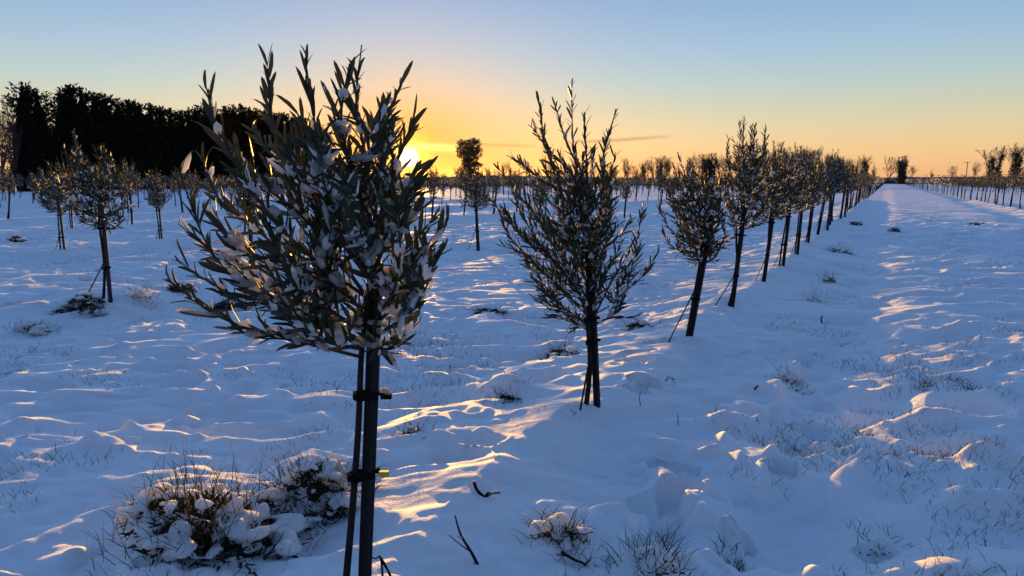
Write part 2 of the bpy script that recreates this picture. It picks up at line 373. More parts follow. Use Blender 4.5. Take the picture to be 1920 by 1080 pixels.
# ------------------------------------------------------------------ olive trees
UPV = Vector((0, 0, 1))
def rvec(rg): return Vector((rg.gauss(0, 1), rg.gauss(0, 1), rg.gauss(0, 1))).normalized()
class Olive:
    """branches, leaves and lodged snow of one tree in its own coordinates (origin at the foot of the stake)"""
    def __init__(s, seed): s.rg = random.Random(seed); s.br = []; s.lv = []; s.sn = []
    def shoot(s, pts, r0, r1, leafL, step, start=.25, subs=0, n=5, snow=.25):
        rg = s.rg; c = spline(pts, n); m = len(c); bi = len(s.br)
        s.br.append((c, [r0 + (r1 - r0) * i / (m - 1) for i in range(m)]))
        cum = [0]
        for i in range(1, m): cum.append(cum[-1] + (c[i] - c[i - 1]).length)
        Lt = cum[-1]; pos = Lt * start; k = rg.random() * 6
        def at(d_):
            for i in range(1, m):
                if cum[i] >= d_:
                    t = (d_ - cum[i - 1]) / max(cum[i] - cum[i - 1], 1e-6); return c[i - 1].lerp(c[i], t), (c[i] - c[i - 1]).normalized()
            return c[-1], (c[-1] - c[-2]).normalized()
        while pos < Lt + .001:
            p, t = at(pos); fr = pos / Lt
            a = t.orthogonal().normalized(); a = Quaternion(t, k * 1.57 + rg.gauss(0, .25)) @ a
            for sgn in (1, -1):
                if rg.random() < .10: continue
                op = R(rg.uniform(22, 62)) * (1 - .35 * fr)
                d = (t * math.cos(op) + a * sgn * math.sin(op) + UPV * .16 + rvec(rg) * .10).normalized()
                nr2 = (t - d * t.dot(d)); nr2 = nr2.normalized() if nr2.length > 1e-4 else d.orthogonal()
                nr2 = (Quaternion(d, rg.gauss(0, .45)) @ nr2)
                L = leafL * rg.uniform(.58, 1.2) * (1 - .35 * max(0, fr - .75) * 4 * .6)
                s.lv.append((p + rvec(rg) * .002, d, nr2, L, L * rg.uniform(.135, .18), bi, rg.uniform(-.04, .16)))
                if rg.random() < snow * .22:          # snow lying along the leaf
                    q = p + d * L * .5 + UPV * .004
                    s.sn.append((q, d, L * rg.uniform(.22, .40), L * rg.uniform(.06, .10), L * rg.uniform(.04, .08)))
            if fr < .86 and rg.random() < snow:       # snow lodged in the axil
                sz = leafL * (.12 + .22 * rg.random() ** 1.8) * (1.1 - .45 * fr)
                s.sn.append((p + UPV * sz * .3, (t + rvec(rg) * .5).normalized(), sz * rg.uniform(.9, 1.5), sz * rg.uniform(.6, .95), sz * rg.uniform(.55, .9)))
            pos += step * rg.uniform(.75, 1.25); k += 1
        for q in range(subs):
            fr = rg.uniform(.08, .52); p, t = at(Lt * fr)
            d = (t * .8 + rvec(rg) * 1.0 + UPV * .32).normalized(); L = Lt * rg.uniform(.20, .38)
            e = p + d * L; mid = p + d * L * .5 + rvec(rg) * L * .06
            s.shoot([p, mid, e + UPV * L * .15], r0 * .5, r1 * .8, leafL * .92, step, .12, 0, 4, snow)
    def trunk_line(s, foot, top, wobble=.02):
        rg = s.rg; return spline([foot, foot.lerp(top, .35) + Vector((rg.gauss(0, wobble), rg.gauss(0, wobble), 0)), foot.lerp(top, .7) + Vector((rg.gauss(0, wobble), rg.gauss(0, wobble), 0)), top], 4)
def stake_mesh(top, w=.058, mt='stake', seed=0):
    """square ribbed post from below the snow to its top, chamfered corners, slightly splayed foot"""
    mb = MB(); d = top.normalized(); a = Vector((1, 0, 0)); a = (a - d * a.dot(d)).normalized(); b = d.cross(a); h = w / 2; ch = h * .35
    ring = [(h, -h + ch), (h, -.2 * h), (h * .86, 0), (h, .2 * h), (h, h - ch), (h - ch, h), (.2 * h, h), (0, h * .86), (-.2 * h, h), (-h + ch, h), (-h, h - ch), (-h, .2 * h), (-h * .86, 0), (-h, -.2 * h), (-h, -h + ch),
            (-h + ch, -h), (-.2 * h, -h), (0, -h * .86), (.2 * h, -h), (h - ch, -h)]
    n = len(ring); lv = [-.18, .0, top.length * .5, top.length - .008, top.length]; sc_ = [1, 1, 1, 1, .86]; vs_ = []
    for t, k in zip(lv, sc_): vs_ += [tuple(d * t + a * (x * k) + b * (y * k)) for x, y in ring]
    fs_ = [(i * n + j, i * n + (j + 1) % n, (i + 1) * n + (j + 1) % n, (i + 1) * n + j) for i in range(len(lv) - 1) for j in range(n)]
    fs_.append(tuple((len(lv) - 1) * n + j for j in range(n))); mb.add(vs_, fs_)
    return mb.mesh('stake', mt)
def tie_mesh(c, axis, other, w):
    """strap round stake and trunk with a knotted end"""
    mb = MB(); d = axis.normalized(); a = (other - c); a = a - d * a.dot(d); L = a.length; a = a.normalized() if L > 1e-4 else d.orthogonal(); b = d.cross(a); ring = []
    rx, off = L * .5 + w * .50, a * (L * .5)
    vs_ = []
    for z in (-.011, .011):
        for k_ in (.9, 1.04):
            for j in range(14):
                t = 2 * math.pi * j / 14; x = math.copysign(abs(math.cos(t)) ** .6, math.cos(t)); y = math.copysign(abs(math.sin(t)) ** .6, math.sin(t))
                vs_.append(tuple(c + off + d * z + a * (x * rx * k_) + b * (y * w * .60 * k_)))
    fs_ = []
    for j in range(14):
        k2 = (j + 1) % 14; fs_ += [(j, k2, 28 + k2, 28 + j), (14 + k2, 14 + j, 42 + j, 42 + k2), (j, 14 + j, 14 + k2, k2), (28 + j, 28 + k2, 42 + k2, 42 + j)]
    mb.add(vs_, fs_)
    k0 = c - a * (w * .6); mb.blob(LUMPS_LO[0], Matrix.Translation(k0 - a * .012) @ Matrix.Diagonal((.016, .012, .014, 1)))
    return mb.mesh('tie', 'tie')
def frame(d, nr2):
    d = d.normalized(); s_ = d.cross(nr2); s_ = s_.normalized() if s_.length > 1e-5 else d.orthogonal().normalized(); n_ = s_.cross(d)
    return Matrix((d, s_, n_)).transposed().to_4x4()
LEAF_MESH = []
for i, cu in enumerate((-.03, .03, .08, .14)):
    mb = MB(); mb.leaf(Vector((0, 0, 0)), Vector((1, 0, 0)), Vector((0, 0, 1)), 1.0, .15, cu, 3); LEAF_MESH.append(mb.mesh('leaf', 'leaf', True))
def lump_mesh(t):
    mb = MB(); mb.blob(t, Matrix.Identity(4)); return mb.mesh('snow_clump', 'clump_snow', True)
LUMP_MESH = [lump_mesh(t) for t in LUMPS]
def snow_matrix(e, rg):
    q, d, a, b, c_ = e; dh = Vector((d.x, d.y, d.z * .8)).normalized(); s_ = UPV.cross(dh); s_ = s_.normalized() if s_.length > 1e-3 else dh.orthogonal().normalized()
    n_ = dh.cross(s_); return Matrix.Translation(q) @ Matrix((dh * a, s_ * b, n_ * c_)).transposed().to_4x4()

def detailed_tree(o, root, n_leaf, n_clump, near_key):
    """each branch, the biggest leaves and snow clumps as objects of their own, the rest of each joined"""
    bobj = []
    for bi_, (c, rad) in enumerate(o.br):
        if bi_ in getattr(o, 'skip', ()): bobj.append(None); continue
        mb = MB(); mb.tube(c, rad, 6); bobj.append(put('branch', mb.mesh('branch', 'twig', True), root))
    idx = sorted(range(len(o.lv)), key=lambda i: -(o.lv[i][3] * (1 + .5 * near_key(o.lv[i][0]))))
    own, rest = idx[:n_leaf], idx[n_leaf:]
    for i in own:
        p, d, n_, L, wd, bi, cu = o.lv[i]
        M = Matrix.Translation(p) @ frame(d, n_) @ Matrix.Diagonal((L, L * (wd / L) / .15, L, 1))
        put('leaf', LEAF_MESH[min(3, max(0, int((cu + .04) / .05)))], bobj[bi], M)
    mb = MB()
    for i in rest:
        p, d, n_, L, wd, bi, cu = o.lv[i]; mb.leaf(p, d, n_, L, wd, cu, 3)
    if rest: put('foliage', mb.mesh('foliage', 'leaf', True), root, kind='stuff')
    si = sorted(range(len(o.sn)), key=lambda i: -o.sn[i][2] * o.sn[i][3]); mb = MB()
    for k, i in enumerate(si):
        M = snow_matrix(o.sn[i], o.rg)
        if k < n_clump: put('snow_clump', LUMP_MESH[k % 8], root, M)
        else: mb.blob(LUMPS_LO[k % 5] if o.sn[i][2] > .02 else SLAB, M)
    if len(si) > n_clump: put('snow_dusting', mb.mesh('snow_dusting', 'clump_snow', True), root, kind='stuff')
def fill_generic(o, zb, zt, Rad, bias, lean, n_sh, leafL, step, snow, subs=1):
    """crown of rising shoots: a loose upright egg, heavier to one side"""
    rg = o.rg; top = lean
    for i in range(n_sh):
        u = (i + rg.random() * .8) / n_sh; phi = i * 2.39996 + rg.gauss(0, .3)
        hz_ = min(1, max(.08, u ** .8)); tz = zb + (zt - zb) * (.16 + .84 * hz_) * (1 if u < .8 else rg.uniform(.9, 1.04))
        prof = ((.14 + hz_) ** .5) * ((1.06 - hz_) ** .62) * 1.45
        rad = Rad * prof * rg.uniform(.55, 1.08)
        zs = zb + (zt - zb) * (.0 + .55 * hz_ * rg.uniform(.6, 1.1)); axz = lambda z: Vector((lean.x, lean.y, 0)) * (z / lean.z)
        s0 = axz(zs) + UPV * zs - Vector((0, 0, 0)); outv = Vector((math.cos(phi), math.sin(phi), 0))
        tip = axz(zs) * .6 + axz(tz) * .4 + outv * rad + bias * (.35 + .65 * hz_) + UPV * tz
        mid = s0.lerp(tip, .5) + outv * rad * .34 - UPV * (tip - s0).length * .08
        o.shoot([s0, mid, tip], .007, .0022, leafL, step, .10, subs, 4, snow)

STAKE_W = .035
def tree_from_pixels(name, label, group, base_px, stake_px, shoots, leafL, seed, step, n_leaf, n_clump, subs, snow, dspread, mt='stake'):
    B = ground_at(*base_px); depth = (B - CAM).dot(FH); o = Olive(seed); rg = o.rg
    root = thing(name, label, 'olive tree', B, 0, group)
    loc = lambda px, py, dd=0.: on_depth(px, py, depth + dd) - B
    top = loc(*stake_px); put('stake', stake_mesh(top, STAKE_W, mt), root)
    return B, depth, o, rg, root, loc, top

# --- the big tree in front
B1, D1, o1, rg1, T1, L1, top1 = tree_from_pixels('olive_tree', 'large nearest olive tree with snow clumps in its sprays, tied to black stake', 'young olive trees in rows',
    (683, 1107), (706, 492), None, .098, 11, .03, 300, 80, 2, .3, .4)
S1 = [([(672, 668), (560, 640), (470, 617), (395, 585), (312, 522)], -.10), ([(675, 650), (580, 590), (470, 540), (395, 470), (338, 330)], -.22),
      ([(680, 640), (560, 570), (440, 500), (335, 420)], .20), ([(690, 560), (600, 440), (500, 350), (420, 270), (385, 158)], -.05),
      ([(690, 520), (600, 400), (545, 310), (510, 220), (502, 128)], .15), ([(692, 480), (640, 370), (595, 250), (572, 108)], -.18),
      ([(695, 450), (690, 320), (668, 200), (678, 84)], .06), ([(692, 430), (655, 310), (640, 220), (655, 120)], -.28),
      ([(700, 430), (715, 300), (722, 230), (752, 155)], .25), ([(700, 440), (735, 340), (752, 280), (775, 228)], -.08),
      ([(705, 500), (740, 410), (765, 350), (798, 320)], -.25), ([(708, 560), (765, 480), (795, 430), (832, 395)], .15),
      ([(712, 600), (770, 545), (800, 480), (838, 420)], -.10), ([(712, 625), (765, 590), (798, 540), (818, 480)], -.30),
      ([(705, 640), (735, 640), (770, 610), (795, 565)], .30), ([(675, 640), (570, 600), (500, 545), (425, 495)], .32),
      ([(685, 600), (580, 510), (480, 430), (405, 365), (378, 290)], .30), ([(690, 560), (570, 470), (480, 370), (432, 290)], -.34),
      ([(690, 500), (620, 410), (545, 330), (470, 240)], .36), ([(692, 470), (630, 360), (590, 270), (558, 215)], .05),
      ([(685, 620), (600, 570), (540, 500), (500, 420)], -.40), ([(695, 520), (650, 430), (610, 350), (600, 260)], -.42),
      ([(690, 600), (640, 540), (560, 500), (480, 480)], -.20), ([(700, 480), (680, 380), (650, 300), (620, 190)], .40),
      ([(700, 540), (715, 450), (720, 370), (735, 300)], .38), ([(680, 655), (610, 640), (540, 600), (480, 560)], -.36),
      ([(700, 560), (690, 470), (670, 390), (640, 330)], -.46), ([(710, 590), (740, 540), (750, 470), (745, 400)], -.38),
      ([(688, 580), (560, 520), (455, 470), (390, 400)], -.02), ([(700, 645), (720, 655), (745, 650), (757, 640)], -.15)]
for pl, dt in S1:
    n_ = len(pl); pts = [L1(x, y, dt * (i / (n_ - 1)) ** 1.1 + (-.03 if i else -.015)) for i, (x, y) in enumerate(pl)]
    o1.shoot(pts, .0060, .0018, .096, .030, .10, 3, 6, .44)
trk = spline([L1(646, 1120, -.02), L1(662, 940, -.03), L1(672, 800, -.02), L1(678, 660, -.02), L1(690, 560, -.03), L1(698, 440, -.02)], 5)
mb = MB(); mb.tube(trk, [.0115 - .005 * i / (len(trk) - 1) for i in range(len(trk))], 8); put('trunk', mb.mesh('trunk', 'bark', True), T1)
def clear_of(px, py, rad_):                      # the gap the sun shines through
    def ok(e):
        for k in (0, .25, .5, .75, 1):
            q = project(B1 + e[0] + e[1] * (e[3] * k)); 
            if (q[0] - px) ** 2 + (q[1] - py) ** 2 < rad_ ** 2: return False
        return True
    return ok
def inside(e):
    x, y, _ = project(B1 + e[0] + e[1] * e[3])
    return 300 < x < 846 and y > 78 and y < 700 and (y < 430 or x < 846 - (y - 430) * .33) and y < 592 + (x - 310) * .40
def stray(c):
    x, y, _ = project(B1 + c[-1]); return y > 585 + (x - 310) * .40 or y > 690
bad = {i for i, (c, r_) in enumerate(o1.br) if i and stray(c)}
o1.sn = [(q, d, a * 1.25, b * 1.3, c_ * 1.3) if a > .010 else (q, d, a, b, c_) for q, d, a, b, c_ in o1.sn]
o1.lv = [e for e in o1.lv if e[5] not in bad]; o1.skip = bad
o1.lv = [e for e in o1.lv if clear_of(770, 294, 19)(e) and inside(e)]; o1.sn = [e for e in o1.sn if inside((e[0], e[1], 0, 0))]; o1.sn = [e for e in o1.sn if clear_of(770, 294, 26)((e[0], e[1], 0, 0))]
detailed_tree(o1, T1, 300, 90, lambda p: max(0, -p.dot(FH)))
for py, ty in ((740, 0), (888, 1)):
    c = top1 * ((L1(700, py)).z / top1.z); tp = min(trk, key=lambda q: abs(q.z - c.z))
    t_ = put('tie', tie_mesh(c, top1, Vector((tp.x, tp.y, c.z)), STAKE_W), T1)
    if ty:
        mb = MB(); mb.box(Matrix.Translation(c + RT * .047 + UPV * -.008) @ Matrix.Rotation(YAW, 4, 'Z'), .030, .014, .016); put('clip', mb.mesh('clip', 'yellow'), t_)
    else:
        mb = MB(); mb.box(Matrix.Translation(c + RT * .044 + UPV * -.012) @ Matrix.Rotation(YAW, 4, 'Z'), .032, .018, .014); put('buckle', mb.mesh('buckle', 'tie'), t_)
        put('snow_clump', LUMP_MESH[3], T1, Matrix.Translation(c + RT * .044 + UPV * .010) @ Matrix.Diagonal((.017, .014, .013, 1)))
for (px, py, s_) in ((690, 632, .018), (712, 622, .020), (735, 600, .016), (702, 606, .018), (660, 560, .014), (640, 612, .018), (676, 618, .015), (722, 610, .015)):
    put('snow_clump', LUMP_MESH[int(px) % 8], T1, Matrix.Translation(L1(px, py, -.03)) @ Matrix.Diagonal((s_ * 1.3, s_, s_ * .8, 1)))

# --- the second tree of the row
B2, D2, o2, rg2, T2, L2, top2 = tree_from_pixels('olive_tree', 'second olive tree of the front row, upright crown with spray out to the right', 'young olive trees in rows',
    (1120, 770), (1107, 470), None, .09, 23, .03, 300, 60, 2, .3, .4)
S2 = [([(1103, 520), (1090, 380), (1075, 270), (1072, 160)], 0.), ([(1103, 500), (1060, 380), (1025, 280), (1010, 190)], -.2), ([(1104, 480), (1095, 350), (1060, 260), (1042, 200)], .25),
      ([(1105, 500), (1125, 400), (1130, 300), (1152, 215)], .1), ([(1104, 460), (1080, 340), (1035, 290), (1000, 240)], -.3), ([(1106, 530), (1130, 430), (1140, 350), (1155, 285)], -.25),
      ([(1100, 560), (1040, 450), (985, 380), (938, 320)], -.1), ([(1100, 570), (1020, 470), (960, 420), (918, 372)], .2), ([(1100, 590), (1010, 500), (960, 450), (938, 405)], -.3),
      ([(1102, 610), (1050, 570), (1010, 520), (972, 475)], -.1), ([(1104, 620), (1060, 590), (1030, 550), (1008, 528)], .25), ([(1112, 610), (1160, 580), (1185, 500), (1206, 385)], -.1),
      ([(1112, 600), (1140, 540), (1170, 490), (1190, 445)], .3), ([(1108, 560), (1130, 480), (1145, 400), (1140, 330)], .3), ([(1104, 520), (1060, 420), (1010, 350), (975, 300)], .35),
      ([(1104, 540), (1070, 450), (1050, 360), (1030, 290)], -.4), ([(1106, 500), (1105, 400), (1100, 310), (1095, 215)], -.35), ([(1102, 580), (1050, 500), (1000, 440), (960, 360)], -.38),
      ([(1104, 600), (1080, 540), (1050, 480), (1020, 430)], -.45), ([(1110, 590), (1125, 530), (1130, 470), (1160, 420)], -.35), ([(1104, 560), (1085, 470), (1070, 400), (1060, 320)], .45)]
for pl, dt in S2:
    n_ = len(pl); pts = [L2(x, y, dt * (i / (n_ - 1)) ** 1.1) for i, (x, y) in enumerate(pl)]
    o2.shoot(pts, .0070, .0020, .090, .029, .06, 5, 6, .34)
trk = spline([L2(1097, 778, -.02), L2(1106, 690, -.03), L2(1102, 600, -.02), L2(1102, 480, -.02)], 6)
mb = MB(); mb.tube(trk, [.017 - .007 * i / (len(trk) - 1) for i in range(len(trk))], 8); put('trunk', mb.mesh('trunk', 'bark', True), T2)
mb = MB(); mb.tube([L2(1086, 780, -.12), L2(1108, 660, -.03)], .006, 5); put('cane', mb.mesh('cane', 'bark'), T2)
detailed_tree(o2, T2, 300, 60, lambda p: max(0, -p.dot(FH)))
for py in (598, 640):
    c = top2 * ((L2(1112, py)).z / top2.z); tp = min(trk, key=lambda q: abs(q.z - c.z)); put('tie', tie_mesh(c, top2, Vector((tp.x, tp.y, c.z)), STAKE_W), T2)

# --- all other olive trees
LEFT = -RT
def make_olive_parts(seed, level, zt=1.95, rad=.42, lean=(.08, 0), zb=.78, bias=.12, mt='stake', snow=.40):
    """returns [(part name, mesh, kind)]; level 2 = near, 1 = middle, 0 = far"""
    o = Olive(seed); rg = o.rg; ln = RT * (lean[0] * 1.12) + FH * (lean[1] * 1.12); lean3 = Vector((ln.x, ln.y, 1.12))
    parts = [('stake', stake_mesh(lean3, .036 if mt == 'stake_grey' else .046, mt), None)]
    foot = LEFT * rg.uniform(.03, .07) - FH * rg.uniform(.0, .05); tt = Vector((lean3.x, lean3.y, 0)) * 1.05 + UPV * 1.2 + LEFT * .02
    tl = o.trunk_line(foot - UPV * .05, tt, .018)
    mb = MB(); mb.tube(tl, [.016 - .006 * i / (len(tl) - 1) for i in range(len(tl))], 6 if level > 0 else 4); parts.append(('trunk', mb.mesh('trunk', 'bark', True), None))
    cfg = {2: (34, .088, .028, 3), 1: (28, .090, .036, 3), 0: (26, .105, .042, 1)}[level]
    fill_generic(o, zb, zt, rad, LEFT * bias, lean3, cfg[0], cfg[1], cfg[2], snow, cfg[3])
    mb = MB()
    for c, r2 in o.br: mb.tube(c if level else c[::2], r2 if level else r2[::2], 5 if level == 2 else 3, False)
    parts.append(('branches', mb.mesh('branches', 'twig', level == 2), None))
    mb = MB()
    for (p, d, n_, L, wd, bi, cu) in o.lv: mb.leaf(p, d, n_, L, wd * (1.0 if level else 1.5), cu, {2: 2, 1: 2, 0: 1}[level])
    parts.append(('foliage', mb.mesh('foliage', 'leaf', level == 2), 'stuff'))
    mb = MB()
    for i, e in enumerate(o.sn): mb.blob((LUMPS_LO[i % 5] if (level == 2 and e[2] > .018) else SLAB), snow_matrix(e, rg))
    parts.append(('snow_dusting', mb.mesh('snow_dusting', 'clump_snow', level == 2), 'stuff'))
    if level:
        if rg.random() < .6 or level == 2:
            mb = MB(); mb.tube([foot + LEFT * rg.uniform(.1, .2) - FH * .08 - UPV * .04, lean3 * rg.uniform(.3, .5)], .006, 4); parts.append(('cane', mb.mesh('cane', 'bark'), None))
        for zf in (.32, .70):
            c = lean3 * zf; tp = min(tl, key=lambda q: abs(q.z - c.z)); parts.append(('tie', tie_mesh(c, lean3, Vector((tp.x, tp.y, c.z)), .047), None))
    return parts
def assemble(label, loc, parts, rz=0, scale=1.0, grp='young olive trees in rows'):
    root = thing('olive_tree', label, 'olive tree', loc, rz, grp, scale)
    for nm, me_, kd in parts: put(nm, me_, root, None, kd)
    return root
# trees next along the row by the track, and the near ones left of it, each of its own shape
def lean_from(bpx, spx):
    B = ground_at(*bpx); dep = (B - CAM).dot(FH); t = on_depth(spx[0], spx[1], dep) - B; return B, (t.dot(RT) / t.z, 0.0)
OWN = [((1292, 635), (1333, 412), 'short third olive tree of the front row leaning right, crown hanging left of stake', dict(zt=1.50, rad=.32, bias=.26, zb=.62)),
       ((1372, 575), (1395, 400), 'fourth olive tree of the front row, tall feathery top and leaning stake', dict(zt=1.98, rad=.40, bias=.02, zb=.80)),
       ((1432, 527), (1449, 405), 'fifth olive tree of the front row with a thin cane propped beside it', dict(zt=1.84, rad=.42, bias=.10)),
       ((1468, 500), (1481, 390), 'sixth olive tree of the row along the left edge of the track', dict(zt=1.90, rad=.42, bias=.08)),
       ((1495, 477), (1504, 388), 'seventh olive tree of the row along the left edge of the track', dict(zt=1.86, rad=.42, bias=.06)),
       ((1515, 458), (1525, 380), 'eighth olive tree of the row along the left edge of the track', dict(zt=1.95, rad=.40, bias=.06)),
       ((207, 560), (196, 440), 'bushy olive tree at left beside the dark hummock, sunlit snow in its leaves', dict(zt=1.78, rad=.47, bias=.16, zb=.72, mt='stake_grey')),
       ((474, 512), (470, 410), 'olive tree half hidden behind the left sprays of the nearest tree', dict(zt=1.7, rad=.42, bias=.1, mt='stake_grey')),
       ((898, 465), (893, 385), 'lone olive tree between the nearest two, under the dark ivy-clad tree', dict(zt=1.62, rad=.42, bias=.0, mt='stake_grey')),
       ((305, 460), (296, 365), 'slim olive tree with pale stake, right of the bushy left tree', dict(zt=1.72, rad=.36, bias=.05, mt='stake_grey')),
       ((122, 478), (112, 390), 'leaning olive tree with propping cane, partly behind the bushy left tree', dict(zt=1.72, rad=.5, bias=.2, mt='stake_grey'))]
taken = []
for i, (bp, sp_, lab, kw) in enumerate(OWN):
    B, ln = lean_from(bp, sp_); assemble(lab, B - UPV * .02, make_olive_parts(100 + i, 2, lean=ln, **kw)); taken.append((B.x, B.y))
taken += [(B1.x, B1.y), (B2.x, B2.y)]
VAR1 = [make_olive_parts(200 + i, 1, zt=1.62 + .07 * (i % 6), rad=.36 + .025 * (i % 4), lean=(.04 + .022 * (i % 5), .03 * ((i % 3) - 1)), bias=.04 + .03 * (i % 3), mt='stake_grey' if i % 2 else 'stake', snow=.44) for i in range(9)]
VAR0 = [make_olive_parts(300 + i, 0, zt=1.60 + .09 * (i % 5), rad=.38 + .03 * (i % 3), lean=(.03 + .025 * (i % 4), 0), bias=.06, mt='stake_grey' if i % 2 else 'stake', snow=.44) for i in range(7)]
ORD = ['first', 'second', 'third', 'fourth', 'fifth', 'sixth', 'seventh', 'eighth', 'ninth', 'tenth', 'eleventh', 'twelfth', 'thirteenth', 'fourteenth', 'fifteenth', 'sixteenth', 'seventeenth', 'eighteenth', 'nineteenth']
TENS = {2: ('twentieth', 'twenty'), 3: ('thirtieth', 'thirty'), 4: ('fortieth', 'forty'), 5: ('fiftieth', 'fifty'), 6: ('sixtieth', 'sixty'), 7: ('seventieth', 'seventy'), 8: ('eightieth', 'eighty'), 9: ('ninetieth', 'ninety')}
def ordinal(n):
    if n < 20: return ORD[n - 1]
    if n < 100: return TENS[n // 10][0] if n % 10 == 0 else TENS[n // 10][1] + '-' + ORD[n % 10 - 1]
    return 'far'
rgf = random.Random(5)
cand = []
for ri, xr in enumerate(ROWS):
    ylist = []
    if ri == 5: y = 1.75 + 2.14 * 8; step = 2.14; y0 = y
    elif ri == 6: ylist = [10.3, 16.83, 19.2, 21.6, 23.75]; y0 = 25.9
    elif ri == 0: y0 = 39.3 - 2.14 * 3
    else: y0 = rgf.uniform(0, 2) - 6
    if ri == 7: y0 = 12.5
    k = y0
    ymax = 285 if ri in (0, 5) else 250 if ri > 5 else 200
    while k < ymax: ylist.append(k); k += 2.14
    for yy in ylist:
        if ri > 5 and rgf.random() < .05: continue
        x = xr + rgf.gauss(0, .07); y = yy + rgf.gauss(0, .10)
        if any((x - a) ** 2 + (y - b) ** 2 < 1.0 for a, b in taken): continue
        # keep clear of the conifer belt
        pr = project((x, y, .9))
        if not pr or pr[0] < -70 or pr[0] > 1990: continue
        v = Vector((x, y, 0)); dep = v.dot(FH); lat = v.dot(RT)
        if lat < -67 + (dep - 98) * .3235 + 3 and dep > 20 and lat < -20 and dep > 70: continue
        cand.append((v.length, ri, x, y))
cand.sort()
NEAR, REST = cand[:287], cand[287:]
count = {}
for c in sorted(NEAR, key=lambda c: (c[1], c[0])): count.setdefault(c[1], []).append(c)
for ri, lst in count.items():
    if ri == 5: nm, off = 'in the row along the left edge of the track', 8
    elif ri == 0: nm, off = 'in the row along the right edge of the track', 0
    elif ri < 5: nm, off = 'in the %s row right of the track' % ORD[ri], 0
    elif ri == 6: nm, off = 'in the second row left of the track', 3
    else: nm, off = 'in the %s row left of the track' % ordinal(ri - 4), (2 if ri == 7 else 0)
    for k, (d, _, x, y) in enumerate(lst):
        lvl = 1 if d < 34 else 0; V = VAR1 if lvl else VAR0; parts = V[rgf.randrange(len(V))]
        lab = 'olive tree, %s from the front %s' % (ordinal(k + 1 + off), nm)
        assemble(lab, (x, y, hz(x, y) - .02), parts, rgf.gauss(0, .9), rgf.uniform(.80, 1.12) if ri not in (0, 5) else rgf.uniform(.96, 1.12))
# every olive tree farther off: low detail, one mass
mb = MB()
for (d, ri, x, y) in REST:
    z0 = 0.08; s_ = rgf.uniform(.88, 1.1); lean = RT * rgf.gauss(.07, .06); b = Vector((x, y, z0)); tp = b + lean + UPV * 1.15 * s_
    mb.mi = 0; mb.tube([b - UPV * .1, tp], .034, 4, False)
    cz = rgf.uniform(1.55, 1.95) * s_; rw = rgf.uniform(.32, .46) * s_; nl = 74 if d < 110 else 40
    for k in range(nl):
        u = rgf.random(); zz = .72 + (cz - .72) * u; pr_ = ((.12 + u) ** .5) * ((1.05 - u) ** .6) * 1.45
        a = rgf.uniform(0, 6.283); rr_ = rw * pr_ * math.sqrt(rgf.random()); p = b + lean * (zz / 1.15) + LEFT * .06 + Vector((math.cos(a) * rr_, math.sin(a) * rr_, zz))
        dd = (Vector((math.cos(a), math.sin(a), 0)) * .5 + UPV * rgf.uniform(.3, 1.2) + rvec(rgf) * .4).normalized()
        big = 1.0 if d < 110 else 1.35
        mb.mi = 2 if rgf.random() < .22 else 1
        mb.leaf(p, dd, rvec(rgf), .17 * big, .045 * big, 0, 1)
put('distant_olive_trees', mb.mesh('distant_olive_trees', ['stake', 'leaf', 'clump_snow']), kind='stuff')
ob = bpy.data.objects['distant_olive_trees']; ob['label'] = 'far rows of small snow-dusted olive trees towards the horizon'; ob['category'] = 'olive trees'

# ------------------------------------------------------------------ conifer windbreak
def conifer_mesh(seed):
    rg = random.Random(seed); core = MB(); fol = MB(); Ht = 14.0; n = 9
    rings = []
    for k in range(9):
        t = k / 8; r0 = 2.3 * ((1 - t) ** .62) * (.72 + .28 * min(1, t * 6)) + .05
        rings.append((t * Ht * .95, r0))
    vs_ = []
    for z, r0 in rings:
        for j in range(n): a = 2 * math.pi * j / n; q = r0 * .78 * rg.uniform(.75, 1.12); vs_.append((math.cos(a) * q, math.sin(a) * q, z))
    core.add(vs_, [(k * n + j, k * n + (j + 1) % n, (k + 1) * n + (j + 1) % n, (k + 1) * n + j) for k in range(8) for j in range(n)])
    # plumes: rising sprays of flat foliage
    for k in range(150):
        t = rg.random() ** .85; z = .3 + t * (Ht - 1.2); r0 = 2.3 * ((1 - t) ** .62) * (.72 + .28 * min(1, t * 6)) + .05
        a = rg.uniform(0, 6.283); o = Vector((math.cos(a), math.sin(a), 0)); p = o * r0 * rg.uniform(.55, .85) + UPV * z
        d = (o * rg.uniform(.4, 1.0) + UPV * rg.uniform(.5, 1.3)).normalized(); L = rg.uniform(.8, 1.9) * (1 if t < .85 else .8)
        for q in range(14):
            s_ = (q + rg.random()) / 14; b = p + d * L * s_ + UPV * .12 * s_ * s_ + rvec(rg) * .12
            fol.leaf(b, (d + rvec(rg) * .75 + UPV * .1).normalized(), rvec(rg), rg.uniform(.32, .62), rg.uniform(.14, .26), .05, 1)
    for q in range(60):
        b = Vector((rg.gauss(0, .10), rg.gauss(0, .10), Ht - rg.random() * 1.6)); fol.leaf(b, (UPV + rvec(rg) * .6), rvec(rg), .5, .18, .05, 1)
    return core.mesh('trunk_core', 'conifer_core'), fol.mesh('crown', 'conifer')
def tube_mesh(pts, rad, n, name, m_): mb = MB(); mb.tube(pts, rad, n); return mb.mesh(name, m_, True)
CON = [conifer_mesh(i) for i in range(6)]
ctrunk = tube_mesh([(0, 0, -.3), (0, 0, 4), (0, 0, 12.5)], [.22, .16, .04], 7, 'trunk', 'bare_wood')
rgc = random.Random(77)
